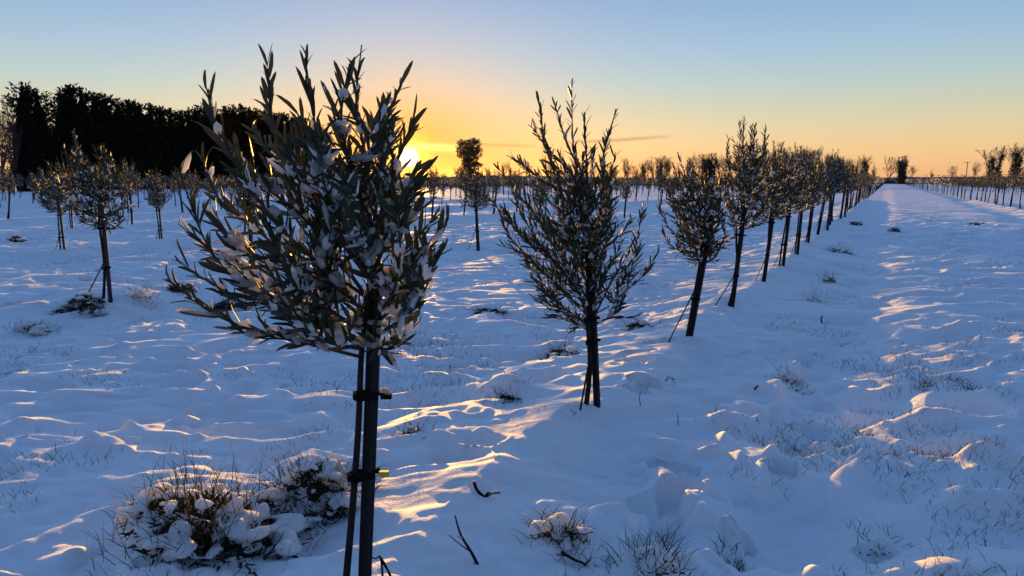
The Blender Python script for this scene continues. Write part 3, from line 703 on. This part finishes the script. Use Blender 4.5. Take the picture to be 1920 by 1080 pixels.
tops = [(58, 164), (84, 178), (128, 182), (145, 166), (166, 172), (188, 182), (210, 185), (232, 192), (252, 194), (272, 200), (291, 200), (310, 205), (328, 208), (346, 214), (362, 212), (378, 204), (396, 207),
        (412, 208), (430, 205), (446, 203), (460, 204), (474, 208), (488, 212), (502, 212), (516, 214), (530, 216), (544, 219), (558, 221), (570, 224), (582, 228), (594, 233), (604, 242)]
for i, (px, ty) in enumerate(tops):
    D = 98 + (px - 50) / 550 * 68; p = on_depth(px, 338.4, D); hgt = H + (338.4 - ty) / F * D * 1.0; p.z = -.1
    lab = ('tall black conifer, %s from the left end of the dark windbreak' % ordinal(i + 1)) if px > 0 else ['conifer just beyond the left edge of the view', 'black conifer half cut by the left edge of the view'][i]
    r0 = thing('conifer', lab, 'conifer', p, rgc.uniform(0, 6.28), 'conifers of the windbreak', hgt / 14.0)
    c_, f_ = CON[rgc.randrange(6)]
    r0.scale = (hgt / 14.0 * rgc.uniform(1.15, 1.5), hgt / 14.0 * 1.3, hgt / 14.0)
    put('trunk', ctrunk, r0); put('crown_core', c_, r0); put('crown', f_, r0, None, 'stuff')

# ------------------------------------------------------------------ bare and ivy-clad trees
def bare_mesh(seed, Ht=10.0, spread=.55, lift=.25, levels=5, nb=(3, 4), stems=1, base_r=.22):
    rg = random.Random(seed); mb = MB(); tb = MB(); pts_all = []
    def grow(p, d, L, r, lv):
        n = 4; pts = [p]; q = p; dd = d
        for k in range(n):
            dd = (dd + rvec(rg) * .16 + UPV * lift * .25).normalized(); q = q + dd * (L / n); pts.append(q)
        (tb if lv == 0 else mb).tube(pts, [r * (1 - .45 * k / n) for k in range(n + 1)], 7 if lv == 0 else 4 if lv < 3 else 3, False)
        if lv < 3: pts_all.extend((pt, lv) for pt in pts)
        if lv >= levels: return
        m_ = rg.randint(*nb) + (1 if lv == 0 else 0)
        for k in range(m_):
            fr = rg.uniform(.45, 1.0) if k else 1.0; idx = min(n, int(fr * n)); a = rvec(rg); a = (a - dd * a.dot(dd)).normalized()
            nd = (dd + a * rg.uniform(.5, 1.25) * spread * 1.6 + UPV * lift).normalized()
            grow(pts[idx], nd, L * rg.uniform(.55, .82), max(.017, r * rg.uniform(.42, .56)), lv + 1)
    for s_ in range(stems):
        a = 2 * math.pi * s_ / stems + rg.random(); o = Vector((math.cos(a), math.sin(a), 0)) * (.6 if stems > 1 else 0)
        grow(o - UPV * .3, (UPV + o * .35 + rvec(rg) * .06).normalized(), Ht * .36, base_r, 0)
    zmax = max(v[2] for v in mb.v); k = Ht / zmax
    for b_ in (mb, tb): b_.v = [(x * k, y * k, z * k) for x, y, z in b_.v]
    return tb.mesh('trunk', 'bare_wood', True), mb.mesh('twigs', 'bare_wood'), [(p * k, lv) for p, lv in pts_all]
def ivy_mesh(seed, blobs, dens=26, size=.42):
    """leafy masses: blobs = [(centre, (rx, ry, rz))]"""
    rg = random.Random(seed); mb = MB()
    for c, rad in blobs:
        c = Vector(c)
        L_ = LUMPS_LO[rg.randrange(5)]; mb.blob(L_, Matrix.Translation(c) @ Matrix.Diagonal((rad[0] * .7, rad[1] * .7, rad[2] * .85, 1)))
        area = (rad[0] * rad[2] + rad[1] * rad[2] + rad[0] * rad[1]) * 4
        for k in range(int(area * dens)):
            q = rvec(rg); p = c + Vector((q.x * rad[0], q.y * rad[1], q.z * rad[2])) * rg.uniform(.72, 1.15)
            mb.leaf(p, (q * .6 + rvec(rg)).normalized(), rvec(rg), size * rg.uniform(.6, 1.2), size * .55, .05, 1)
    return mb.mesh('ivy', 'ivy')
BARE = [bare_mesh(i, 10.0, .40 + .06 * (i % 3), .26 + .08 * (i % 2), 5, (3, 4), 1, .2) for i in range(6)]
def ivy_tree_mesh(seed, cols, wid):
    """several rising stems wrapped in ivy with bare twig heads, about 10 m tall"""
    rg = random.Random(seed); tb = MB(); tw = MB(); bl = []
    def grow(p, d, L, r, lv):
        pts = [p]; q = p; dd = d
        for k in range(3): dd = (dd + rvec(rg) * .2 + UPV * .08).normalized(); q = q + dd * (L / 3); pts.append(q)
        tw.tube(pts, [r * (1 - .15 * k) for k in range(4)], 3, False)
        if lv < 3:
            for k in range(4): nd = (dd + rvec(rg) * .75 + UPV * .15).normalized(); grow(pts[rg.randint(1, 3)], nd, L * rg.uniform(.5, .75), max(.022, r * .6), lv + 1)
    for (cx, zt_) in cols:
        o = Vector((cx, rg.gauss(0, .3), 0)); b = Vector((cx * .45, o.y * .4, 0)); pts = spline([b - UPV * .3, b.lerp(o, .5) + UPV * zt_ * .4, o + UPV * zt_], 4); tb.tube(pts, [.24 - .12 * k / (len(pts) - 1) for k in range(len(pts))], 6, False)
        nk = int(zt_ / .8)
        for k in range(nk):
            f_ = (k + .5) / nk; q = f_ * (len(pts) - 1); p = pts[int(q)].lerp(pts[min(len(pts) - 1, int(q) + 1)], q % 1) + Vector((rg.gauss(0, .15), rg.gauss(0, .15), 0)); r1 = wid * rg.uniform(.75, 1.15) * (1.12 - .4 * f_)
            bl.append((tuple(p), (r1, r1, .75)))
        for k in range(3): grow(pts[-1 - k], (UPV + o.normalized() * .25 + rvec(rg) * .45).normalized(), (10 - zt_) * rg.uniform(.42, .56), .055, 0)
    return tb.mesh('trunk', 'bare_wood', True), tw.mesh('twigs', 'bare_wood'), ivy_mesh(seed + 50, bl, 18, .34)
IVYT = [ivy_tree_mesh(900, [(-.9, 5.0), (0., 7.2), (.9, 6.2), (.3, 4)], .75), ivy_tree_mesh(901, [(-1.7, 7.6), (-.6, 7.9), (.5, 7.2), (1.6, 7.9), (0, 6)], 1.15),
        ivy_tree_mesh(902, [(-.9, 6.4), (.8, 7.3), (0, 4.6)], .7), ivy_tree_mesh(903, [(-1.2, 6.3), (-.3, 7.0), (1.5, 7.6), (.4, 4.5)], .72)]
rgb = random.Random(31)
def bare_tree(px, top, D, var, label, ivy=False, rz=None, base=338.4, grp='bare trees along the horizon', wide=1.0):
    p = on_depth(px, 338.4, D); p.z = 0; hgt = H + (338.4 - top) / F * D
    r0 = thing('ivy_clad_tree' if ivy else 'bare_tree', label, 'tree', p, rgb.uniform(0, 6.28) if rz is None else rz, grp, hgt / 10.0)
    if ivy: r0.rotation_euler = (0, 0, YAW + rgb.gauss(0, .3))
    if wide != 1.0: r0.scale = (hgt / 10 * wide, hgt / 10 * wide, hgt / 10)
    tb, tw, iv = IVYT[var % 4] if ivy else BARE[var]; put('trunk', tb, r0); put('twigs', tw, r0, None, 'stuff')
    if D > 150 and not ivy and px > 1000: r0.scale = r0.scale * 1.12
    if ivy: put('ivy', iv, r0, None, 'stuff')
# the dark ivy-smothered tree right of the sun
p = on_depth(880, 338.4, 150); p.z = 0
r0 = thing('ivy_clad_tree', 'thick dark ivy-smothered tree standing alone just right of the sun', 'tree', p, YAW)
put('trunk', tube_mesh([(0, 0, -.3), (.2, 0, 3), (-.1, 0, 6), (.1, 0, 9)], [.4, .32, .26, .1], 8, 'trunk', 'bare_wood'), r0)
put('twigs', BARE[2][1], r0, Matrix.Diagonal((.62, .62, 1.0, 1)), 'stuff')
k_ = 150 / F
bl = [((0, 0, 9.0), (1.0, .9, .8)), ((-1.5, 0, 9.0), (.9, .8, .8)), ((1.3, 0, 9.2), (1.1, .9, .9)), ((-.3, 0, 7.9), (2.3, 1.5, .9)), ((1.8, 0, 7.7), (.9, .8, .6)), ((-.9, 0, 6.8), (1.5, 1.2, 1.0)), ((.9, 0, 6.7), (1.5, 1.2, .9)),
      ((.1, 0, 5.6), (1.5, 1.2, 1.0)), ((1.0, 0, 4.6), (1.2, 1.0, .9)), ((-.8, 0, 4.4), (.9, .9, .9)), ((2.0, 0, 4.7), (.8, .5, .35)), ((-1.5, 0, 3.0), (.9, .8, 1.0)), ((-1.7, 0, 1.4), (1.0, .9, 1.2)),
      ((.4, 0, 3.2), (1.0, .9, 1.0)), ((1.6, 0, 2.2), (1.1, .9, 1.0)), ((.2, 0, 1.6), (.6, .6, 1.0)), ((2.3, 0, .8), (1.3, .9, .8)), ((-1.9, 0, .4), (1.1, .9, .7))]
put('ivy', ivy_mesh(990, bl, 20, .42), r0, None, 'stuff')
for a in ((1690, 291, 300, 1, 'squat tree with block of dark ivy beside the end of the track', True), (1620, 290, 230, 0, 'pointed ivy-covered tree at the far end of the row by the track', True),
          (1862, 274, 190, 3, 'tall ivy-stemmed tree right of the utility pole', True), (1903, 268, 180, 0, 'ivy-stemmed tree near the right edge of the view', True), (1934, 262, 175, 2, 'ivy-stemmed tree cut by the right edge of the view', True),
          (1236, 292, 230, 2, 'ivy-trunked bare tree above the second-row olives right of centre', True), (1330, 286, 220, 1, 'bare tree with dark ivied fork behind the third olive tree', True),
          (1205, 303, 240, 0, 'small bare tree with ivied stem left of the ivy-trunked one', True)):
    bare_tree(*a)
for a in ((1664, 296, 320, 4, 'spreading bare tree just left of the squat ivy block'), (1712, 312, 380, 5, 'little bare tree just right of the squat ivy block'), (1745, 318, 420, 3, 'rounded bare tree beyond the right row, left of the pole'),
          (1785, 312, 400, 4, 'wider rounded bare tree immediately left of the utility pole'), (1822, 305, 380, 0, 'bare tree immediately right of the utility pole')):
    bare_tree(*a)
hx = [(805, 318), (838, 322), (860, 310), (915, 312), (940, 300), (958, 296), (985, 305), (1150, 312), (1178, 306), (1192, 310), (1218, 300), (1258, 303), (1275, 306), (1298, 296), (1312, 290), (1350, 296), (1385, 300), (1404, 298),
      (1432, 300), (1452, 288), (1476, 277), (1496, 292), (1512, 286), (1530, 280), (1545, 290), (1562, 298), (1580, 300), (1602, 296), (1640, 306), (1168, 298), (1246, 296), (1288, 300), (1322, 298), (1368, 292), (1418, 290), (1442, 294), (1464, 284), (1487, 284), (1505, 280), (1521, 284), (1538, 284), (1554, 292), (1571, 294), (1592, 300), (1225, 296), (775, 326), (745, 318), (1112, 312), (1065, 308), (1030, 306)]
for i, (px, ty) in enumerate(sorted(hx)):
    bare_tree(px, ty, 215 + 60 * rgb.random(), rgb.randrange(6), 'bare winter tree, %s from the left in the horizon line' % ordinal(i + 1), wide=rgb.uniform(.75, 1.1))
for i, (px, ty, D) in enumerate(((4, 168, 92), (24, 182, 96), (106, 186, 112), (-22, 176, 90))):
    bare_tree(px, ty, D, (i + 2) % 6, ['bare tree at the very left edge before the windbreak', 'bare tree left of the first windbreak conifers', 'bare tree showing in the windbreak gap', 'bare tree cut off by the left edge'][i], grp='bare trees by the windbreak', wide=.6)
# low hedges under the horizon trees
def hedge(px0, px1, D0, D1, hgt, label, seed, dens=1.0):
    rg = random.Random(seed); a = on_depth(px0, 338.4, D0); b = on_depth(px1, 338.4, D1); a.z = b.z = 0; d = (b - a); L = d.length; d = d.normalized(); s_ = Vector((-d.y, d.x, 0)); mb = MB()
    r0 = thing('hedge', label, 'hedge', a)
    k = 0.0
    core = MB(); n = int(L / 3) + 2; vs_ = []
    for i in range(n):
        c = d * (L * i / (n - 1)); hh = hgt * rg.uniform(.55, .85); vs_ += [tuple(c - s_ * .8), tuple(c - s_ * .6 + UPV * hh), tuple(c + s_ * .6 + UPV * hh), tuple(c + s_ * .8)]
    core.add(vs_, [(i * 4 + k2, (i + 1) * 4 + k2, (i + 1) * 4 + k2 + 1, i * 4 + k2 + 1) for i in range(n - 1) for k2 in range(3)]); put('stems', core.mesh('stems', 'hedge'), r0)
    for i in range(int(L * 9 * dens)):
        p = d * rg.uniform(0, L) + s_ * rg.gauss(0, .7) + UPV * hgt * rg.uniform(.1, 1.0); mb.leaf(p, (UPV + rvec(rg) * .8), rvec(rg), rg.uniform(.5, 1.1), .12, .05, 1)
    put('twigs', mb.mesh('twigs', 'hedge'), r0, None, 'stuff')
hedge(600, 940, 175, 190, 3.0, 'low dark hedge below the sun and the ivy-smothered tree', 1)
hedge(940, 1650, 200, 300, 2.6, 'low bare hedge under the horizon trees left of the track', 2)
hedge(1690, 2000, 330, 260, 3.6, 'low dark hedge behind the row right of the track', 3)
hedge(1640, 1700, 320, 318, 2.2, 'short dark hedge closing the far end of the track', 4)

# ------------------------------------------------------------------ utility pole and wires
pD = 330; p = on_depth(1811, 338.4, pD); p.z = 0; ph = H + (338.4 - 304) / F * pD
r0 = thing('utility_pole', 'wooden utility pole with crossarm on the right horizon', 'utility pole', p, YAW)
put('pole', tube_mesh([(0, 0, -.5), (0, 0, ph)], [.2, .15], 8, 'pole', 'pole'), r0)
mb = MB(); mb.box(Matrix.Translation((0, 0, ph - .55)), 2.6, .16, .18); arm = put('crossarm', mb.mesh('crossarm', 'pole'), r0)
for x in (-1.15, 0, 1.15): put('insulator', tube_mesh([(x, 0, ph - .38), (x, 0, ph - .1)], [.08, .06], 6, 'insulator', 'pole'), arm)
for k, x in enumerate((-1.15, 0, 1.15)):
    a = on_depth(1560, 322 + k, 470) ; b = p + RT * x + UPV * (ph - .15); c = on_depth(2040, 303 + k, 250); pts = []
    for q, s_ in ((a, 1), (c, -1)):
        seg = [(q.lerp(b, t) - UPV * 2.2 * t * (1 - t)) for t in [i / 10 for i in range(11)]]; pts += seg if s_ == 1 else seg[::-1][1:]
    w = put('power_line', tube_mesh(pts, .022, 4, 'power_line', 'wire'))
    w['label'] = ['nearest sagging power line on the utility pole, left insulator', 'middle sagging power line on the utility pole', 'sagging power line on the right end of the crossarm'][k]; w['category'] = 'power line'; w['group'] = 'power lines'

# ------------------------------------------------------------------ hummocks, tussocks, sticks
def blade(mb, b, d, L, w, rg, bend=.35):
    d = d.normalized(); s_ = d.cross(rvec(rg)); s_ = s_.normalized() if s_.length > 1e-4 else d.orthogonal(); o = Vector((d.x, d.y, 0)); o = o.normalized() if o.length > .05 else Vector((rg.gauss(0, 1), rg.gauss(0, 1), 0)).normalized()
    m_ = b + d * L * .55 + o * L * bend * .12; e = b + d * L * .9 + o * L * bend * .5 - UPV * L * bend * .22
    mb.add([tuple(b - s_ * w), tuple(b + s_ * w), tuple(m_ - s_ * w * .8), tuple(m_ + s_ * w * .8), tuple(e)], [(0, 1, 3, 2), (2, 3, 4)])
def tussock(name, label, cat, px, py, w, hgt, seed, heather=1.0, lumps=16, blades=60, long_blades=0, straw=0, blade_L=.14, dark=1.0, lump_s=.3):
    """w = half width in metres; a low dome of dark stems, snow lumps lodged on it, blades round and through it"""
    rg = random.Random(seed); B = ground_at(px, py); B.z -= .03; r0 = thing(name, label, cat, B, 0, 'clumps poking through the snow'); 
    cs = [(Vector((0, 0, 0)), w * .55, hgt)]
    for k in range(6):
        a = rg.uniform(0, 6.283); q = w * rg.uniform(.35, .85); cs.append((Vector((math.cos(a) * q, math.sin(a) * q * .7, 0)), w * rg.uniform(.22, .42), hgt * rg.uniform(.35, .85)))
    cs = [(Vector((c.x, c.y, hz(B.x + c.x, B.y + c.y) - B.z - .04)), a_, b_) for c, a_, b_ in cs]
    def on_top(up=0.):
        c, r1, h1 = cs[min(6, int(rg.random() ** 1.3 * 7))]; a = rg.uniform(0, 6.283); q = math.sqrt(rg.random()) * .98
        return c + Vector((math.cos(a) * r1 * q, math.sin(a) * r1 * q, h1 * (1 - q * q) ** .5)), Vector((math.cos(a) * q, math.sin(a) * q, .55))
    if heather > 0:
        mb = MB()
        for k in range(int(620 * heather * (w / .25))):
            p, o = on_top(); L = rg.uniform(.02, .05) * (w / .25) ** .4
            blade(mb, p * rg.uniform(.75, 1.0), o + rvec(rg) * .8, L, rg.uniform(.002, .005) * (w / .25) ** .5, rg, .3)
        for c, r1, h1 in (cs if w > .2 else ()): mb.blob(LUMPS_LO[rg.randrange(5)], Matrix.Translation(c) @ Matrix.Diagonal((r1 * .5, r1 * .5, h1 * .6, 1)))
        put('stems', mb.mesh('stems', 'heather'), r0, None, 'stuff')
    cap = MB(); nl = int(lumps * 2.6)
    for k in range(nl):
        p, o = on_top(); big = k < nl * .35
        p.z += .004 + .012 * (hgt / .15); p += FH * w * .08 * rg.random(); s_ = (rg.uniform(.7, 1.2) if big else rg.uniform(.25, .6)) * min(lump_s * w * .62, .040)
        M = Matrix.Translation(p) @ Matrix.Rotation(rg.uniform(0, 6.28), 4, 'Z') @ Matrix.Rotation(rg.gauss(0, .35), 4, 'X') @ Matrix.Diagonal((s_ * rg.uniform(1, 1.5), s_, s_ * rg.uniform(.4, .7), 1))
        cap.blob(LUMPS_MID[rg.randrange(6)], M)
    if nl:
        co = put('snow_cap', cap.mesh('snow_cap', 'clump_snow', True), r0, None, 'stuff' if w < .38 else None); md = co.modifiers.new('merge', 'REMESH'); md.mode = 'VOXEL'; md.voxel_size = max(.0055, w * .026); md.use_smooth_shade = True
        ms = co.modifiers.new('soften', 'SMOOTH'); ms.factor = .6; ms.iterations = 10
    mb = MB()
    blades = int(blades * .7)
    aq = [(rg.uniform(0, 6.283), rg.uniform(.2, 1.12)) for k in range(blades)]
    xy = np.array([(math.cos(a) * w * q, math.sin(a) * w * q * .8) for a, q in aq]).reshape(-1, 2); zz_ = height(B.x + xy[:, 0], B.y + xy[:, 1]) - B.z
    for (a, q), (x_, y_), z_ in zip(aq, xy, zz_):
        p = Vector((x_, y_, z_ - .01 + hgt * max(0, 1 - q * q) ** .6 * .6))
        blade(mb, p, Vector((p.x / w * .5, p.y / w * .5, .9)) + rvec(rg) * .55, blade_L * rg.uniform(.5, 1.3), rg.uniform(.0009, .0017), rg, .5)
    if blades: put('blades', mb.mesh('blades', 'grass'), r0, None, 'stuff')
    if long_blades:
        mb = MB()
        for k in range(long_blades):
            p = Vector((rg.gauss(0, w * .3), rg.gauss(0, w * .2), hgt * .6)); blade(mb, p, UPV + rvec(rg) * .28, rg.uniform(.18, .34), .0016, rg, .25)
        put('tall_blades', mb.mesh('tall_blades', 'grass'), r0, None, 'stuff')
    if straw:
        mb = MB()
        for k in range(straw):
            p = Vector((-w * .7 + rg.gauss(0, w * .2), rg.gauss(0, w * .3), hgt * .3)); blade(mb, p, Vector((-.6, .2, .6)) + rvec(rg) * .6, rg.uniform(.08, .2), .0018, rg, .5)
        put('dead_blades', mb.mesh('dead_blades', 'straw'), r0, None, 'stuff')
    return r0
tussock('shrub', 'big snow-laden hummock of dark heath with long grass blades, bottom left', 'shrub', 372, 1010, .40, .19, 1, 2.4, 90, 560, 40, 40, .15, lump_s=.2)
tussock('shrub', 'snowy heath hummock tucked behind the nearest stake', 'shrub', 598, 932, .24, .15, 2, 2.0, 40, 700, 0, 0, .13, lump_s=.26)
tussock('shrub', 'low dark sprig beside the nearest stake on its right', 'shrub', 775, 812, .12, .06, 3, 1.6, 7, 50, 0, 0, .07)
tussock('shrub', 'dark tuft set in the side of a smooth drift, centre', 'shrub', 948, 750, .11, .07, 4, 2.2, 3, 90, 0, 0, .10)
tussock('shrub', 'tiny dark nub in the snow left of the second stake', 'shrub', 1006, 770, .04, .025, 5, 1.0, 2, 8, 0, 0, .04)
tussock('shrub', 'rounded dark tuft behind the second tree on its left', 'shrub', 1048, 668, .17, .11, 6, 2.0, 8, 120, 0, 0, .12)
tussock('shrub', 'dark lumpy hummock beside the bushy left tree', 'shrub', 160, 562, .34, .17, 7, 2.0, 70, 60, 0, 0, .10)
tussock('grass_tussock', 'snow-capped tussock at the left edge below the bushy tree', 'grass', 62, 628, .24, .10, 8, .8, 18, 120, 0, 0, .12)
tussock('grass_tussock', 'frosted spiky tussock right of the bushy left tree', 'grass', 270, 588, .2, .10, 9, .4, 10, 120, 8, 0, .16)
tussock('shrub', 'dark hummock seen between the left leaves of the nearest tree', 'shrub', 345, 540, .26, .12, 10, 1.8, 12, 60, 0, 0, .1)
tussock('shrub', 'broad dark hummock behind the low left sprays of the nearest tree', 'shrub', 432, 572, .30, .14, 11, 2.0, 14, 90, 0, 0, .12)
tussock('shrub', 'long low line of dark stems in the middle of the field', 'shrub', 912, 580, .26, .06, 12, 1.6, 8, 60, 0, 0, .07)
tussock('shrub', 'dark tuft between the second and third stakes', 'shrub', 1192, 615, .22, .08, 13, 1.4, 9, 70, 0, 0, .09)
tussock('shrub', 'snowy twiggy clump with drooping stem at the bottom centre', 'shrub', 1050, 1020, .13, .11, 14, 1.6, 22, 150, 0, 0, .09, lump_s=.34)
tussock('grass_tussock', 'green spiky grass tussock at the bottom right of centre', 'grass', 1228, 1060, .15, .09, 15, .3, 10, 260, 0, 0, .11)
tussock('grass_tussock', 'white hummock with frosted grass on the track edge', 'grass', 1480, 722, .14, .07, 16, .25, 10, 110, 0, 0, .08)
tussock('grass_tussock', 'straw-tipped tussock in the gully beside the track', 'grass', 1580, 472, .24, .16, 17, .8, 12, 80, 6, 40, .16)
tussock('shrub', 'frosted brushy tuft in the gully below the straw-tipped tussock', 'shrub', 1556, 530, .13, .10, 18, .9, 6, 60, 3, 0, .14)
tussock('shrub', 'straggly dark sprig in the gully, nearest of three', 'shrub', 1526, 562, .16, .06, 19, .5, 4, 30, 3, 0, .12)
tussock('shrub', 'small dark hummock by the gully well up the track', 'shrub', 1606, 418, .24, .13, 20, 1.2, 10, 30, 0, 0, .14)
tussock('shrub', 'grey tuft alone on the left part of the track', 'shrub', 1677, 432, .24, .09, 21, .8, 12, 50, 0, 0, .14)
tussock('shrub', 'low dark streak of stems on the far track', 'shrub', 1742, 412, .18, .05, 22, .6, 4, 30, 0, 0, .1)
tussock('shrub', 'wide dark streak of stems on the right of the track', 'shrub', 1830, 417, .24, .06, 23, .7, 8, 40, 0, 0, .1)
tussock('shrub', 'black hollow tuft at right on the track', 'shrub', 1745, 724, .11, .045, 24, 1.8, 3, 70, 0, 0, .07)
tussock('grass_tussock', 'grassy tuft right of the black hollow tuft', 'grass', 1806, 722, .12, .04, 25, .7, 4, 70, 0, 0, .07)
tussock('grass_tussock', 'small tuft in a footprint hollow at the lower right', 'grass', 1372, 1020, .075, .035, 26, .9, 3, 60, 0, 0, .06)
tussock('shrub', 'dark tuft in a hollow by the bottom edge at right', 'shrub', 1640, 1046, .10, .03, 27, 1.0, 4, 40, 0, 0, .06)
tussock('shrub', 'far dark tuft near the left edge', 'shrub', 30, 449, .30, .12, 28, 1.2, 30, 30, 0, 0, .14)
tussock('shrub', 'dark sprig at the foot of the second stake', 'shrub', 1074, 776, .05, .04, 29, .8, 4, 10, 0, 0, .05)
def stick(label, pxs, depth_px, r0_, r1_, forks=(), snow=(), name='stick'):
    B = ground_at(*depth_px); dep = (B - CAM).dot(FH); r0 = thing(name, label, 'stick', B)
    f_ = lambda q: on_depth(q[0], q[1], dep + (q[2] if len(q) > 2 else 0)) - B
    pts = spline([f_(q) for q in pxs], 4); put('stem', tube_mesh(pts, [r0_ + (r1_ - r0_) * i / (len(pts) - 1) for i in range(len(pts))], 6, 'stem', 'bark'), r0)
    for fk in forks: c = spline([f_(q) for q in fk], 3); put('side_twig', tube_mesh(c, [r1_ * 1.2 + (-.6 * r1_) * i / (len(c) - 1) for i in range(len(c))], 5, 'side_twig', 'bark'), r0)
    for (x, y, s_) in snow: put('snow_clump', LUMP_MESH[int(x) % 8], r0, Matrix.Translation(f_((x, y))) @ Matrix.Diagonal((s_ * 1.3, s_, s_ * .7, 1)))
stick('curved stick lying on the lit ridge in front', [(889, 904), (893, 916), (902, 927), (911, 932), (922, 927, .03), (936, 924, .06)], (908, 932), .007, .005, [[(911, 930), (916, 924), (924, 929, .05)]], [(891, 903, .008), (928, 922, .012)])
stick('forked dark stick standing in the snow, bottom centre', [(896, 1060), (884, 1036), (866, 1007), (858, 985), (853, 966)], (896, 1058), .006, .0022, [[(882, 1034), (862, 1020), (842, 1003)], [(876, 1024), (866, 1010), (858, 1006)]], [(868, 1008, .009)])
stick('bent twig at the foot of the nearest stake', [(694, 1044), (705, 1047), (712, 1043), (716, 1062), (718, 1090)], (722, 1085), .002, .004, [[(713, 1045), (724, 1062), (732, 1084)], [(716, 1052), (728, 1070), (738, 1090)]])
stick('pair of upright stalks on the ridge flank right of the second tree', [(1270, 812), (1271, 795), (1270, 776)], (1270, 812), .003, .0015, [[(1267, 812), (1271, 796), (1274, 781)]])
stick('thin bent stalk behind the second stake', [(1201, 760), (1199, 745), (1202, 731)], (1201, 760), .003, .0015)
stick('drooping woody stem below the twiggy clump', [(1052, 1035), (1078, 1050), (1096, 1058), (1112, 1080)], (1085, 1060), .006, .003, [[(1076, 1049), (1060, 1042), (1042, 1040)], [(1096, 1058), (1106, 1050), (1108, 1044)]])
stick('dark dead leaves on a sprig, right of the second tree', [(1246, 720), (1250, 711), (1258, 708), (1266, 712)], (1250, 719), .003, .002, [[(1252, 711), (1247, 716), (1243, 719)], [(1260, 709), (1263, 716), (1268, 717)]], [(1252, 706, .014)], 'dead_sprig')
stick('short black stub on the snow right of the ridge', [(1541, 606), (1540, 597), (1542, 592)], (1541, 606), .008, .006, [], [(1541, 592, .008)])
stick('dark stub in the gully left of the white hummock', [(1415, 731), (1418, 726), (1422, 724)], (1416, 731), .007, .005, [], [(1419, 722, .008)])

# ------------------------------------------------------------------ grass blades through the snow
rgg = np.random.RandomState(3); nb_ = 240000
a = YAW + np.radians(rgg.uniform(-46, 46, nb_)); r = 1.9 + 20 * rgg.rand(nb_) ** 1.25
bx, by = -np.sin(a) * r, np.cos(a) * r
dens = perlin(bx / 1.1, by / 1.1, 41) + .6 * perlin(bx / .35, by / .35, 42) + .25 * perlin(bx / 4, by / 4, 43)
rowd = np.min([np.abs(bx - xr) for xr in ROWS], axis=0)
keep = (dens > .18) & (rowd > .55) & (rgg.rand(nb_) < np.clip((dens - .14) * 1.2, .0, 1))
bx, by = bx[keep], by[keep]; bz = height(bx, by)
mb = MB(); rg = random.Random(9)
for x, y, z in zip(bx[:60000], by[:60000], bz[:60000]):
    blade(mb, Vector((x, y, z - .01)), UPV + rvec(rg) * .6, rg.uniform(.025, .085), rg.uniform(.0008, .0015), rg, .5)
o = put('grass_blades', mb.mesh('grass_blades', 'grass'), kind='stuff'); o['label'] = 'thin dark grass blades poking through the snow'; o['category'] = 'grass'
print('tris ground', len(quads) * 2, 'olives', len(NEAR), len(REST), 'blades', len(bx))

# ------------------------------------------------------------------ thin frosty air
hm = bpy.data.materials.new('haze'); hm.use_nodes = True; t = hm.node_tree; t.nodes.clear()
pv = N(t, 'ShaderNodeVolumePrincipled'); pv.inputs['Color'].default_value = (.92, .93, .95, 1); pv.inputs['Density'].default_value = .000006; pv.inputs['Anisotropy'].default_value = .88
oo = N(t, 'ShaderNodeOutputMaterial'); t.links.new(pv.outputs[0], oo.inputs['Volume']); MATS['haze'] = hm
mb = MB(); mb.box(Matrix.Translation((0, 0, -2.5)), 3600, 3600, 30); put('haze', mb.mesh('haze', 'haze'), kind='stuff')
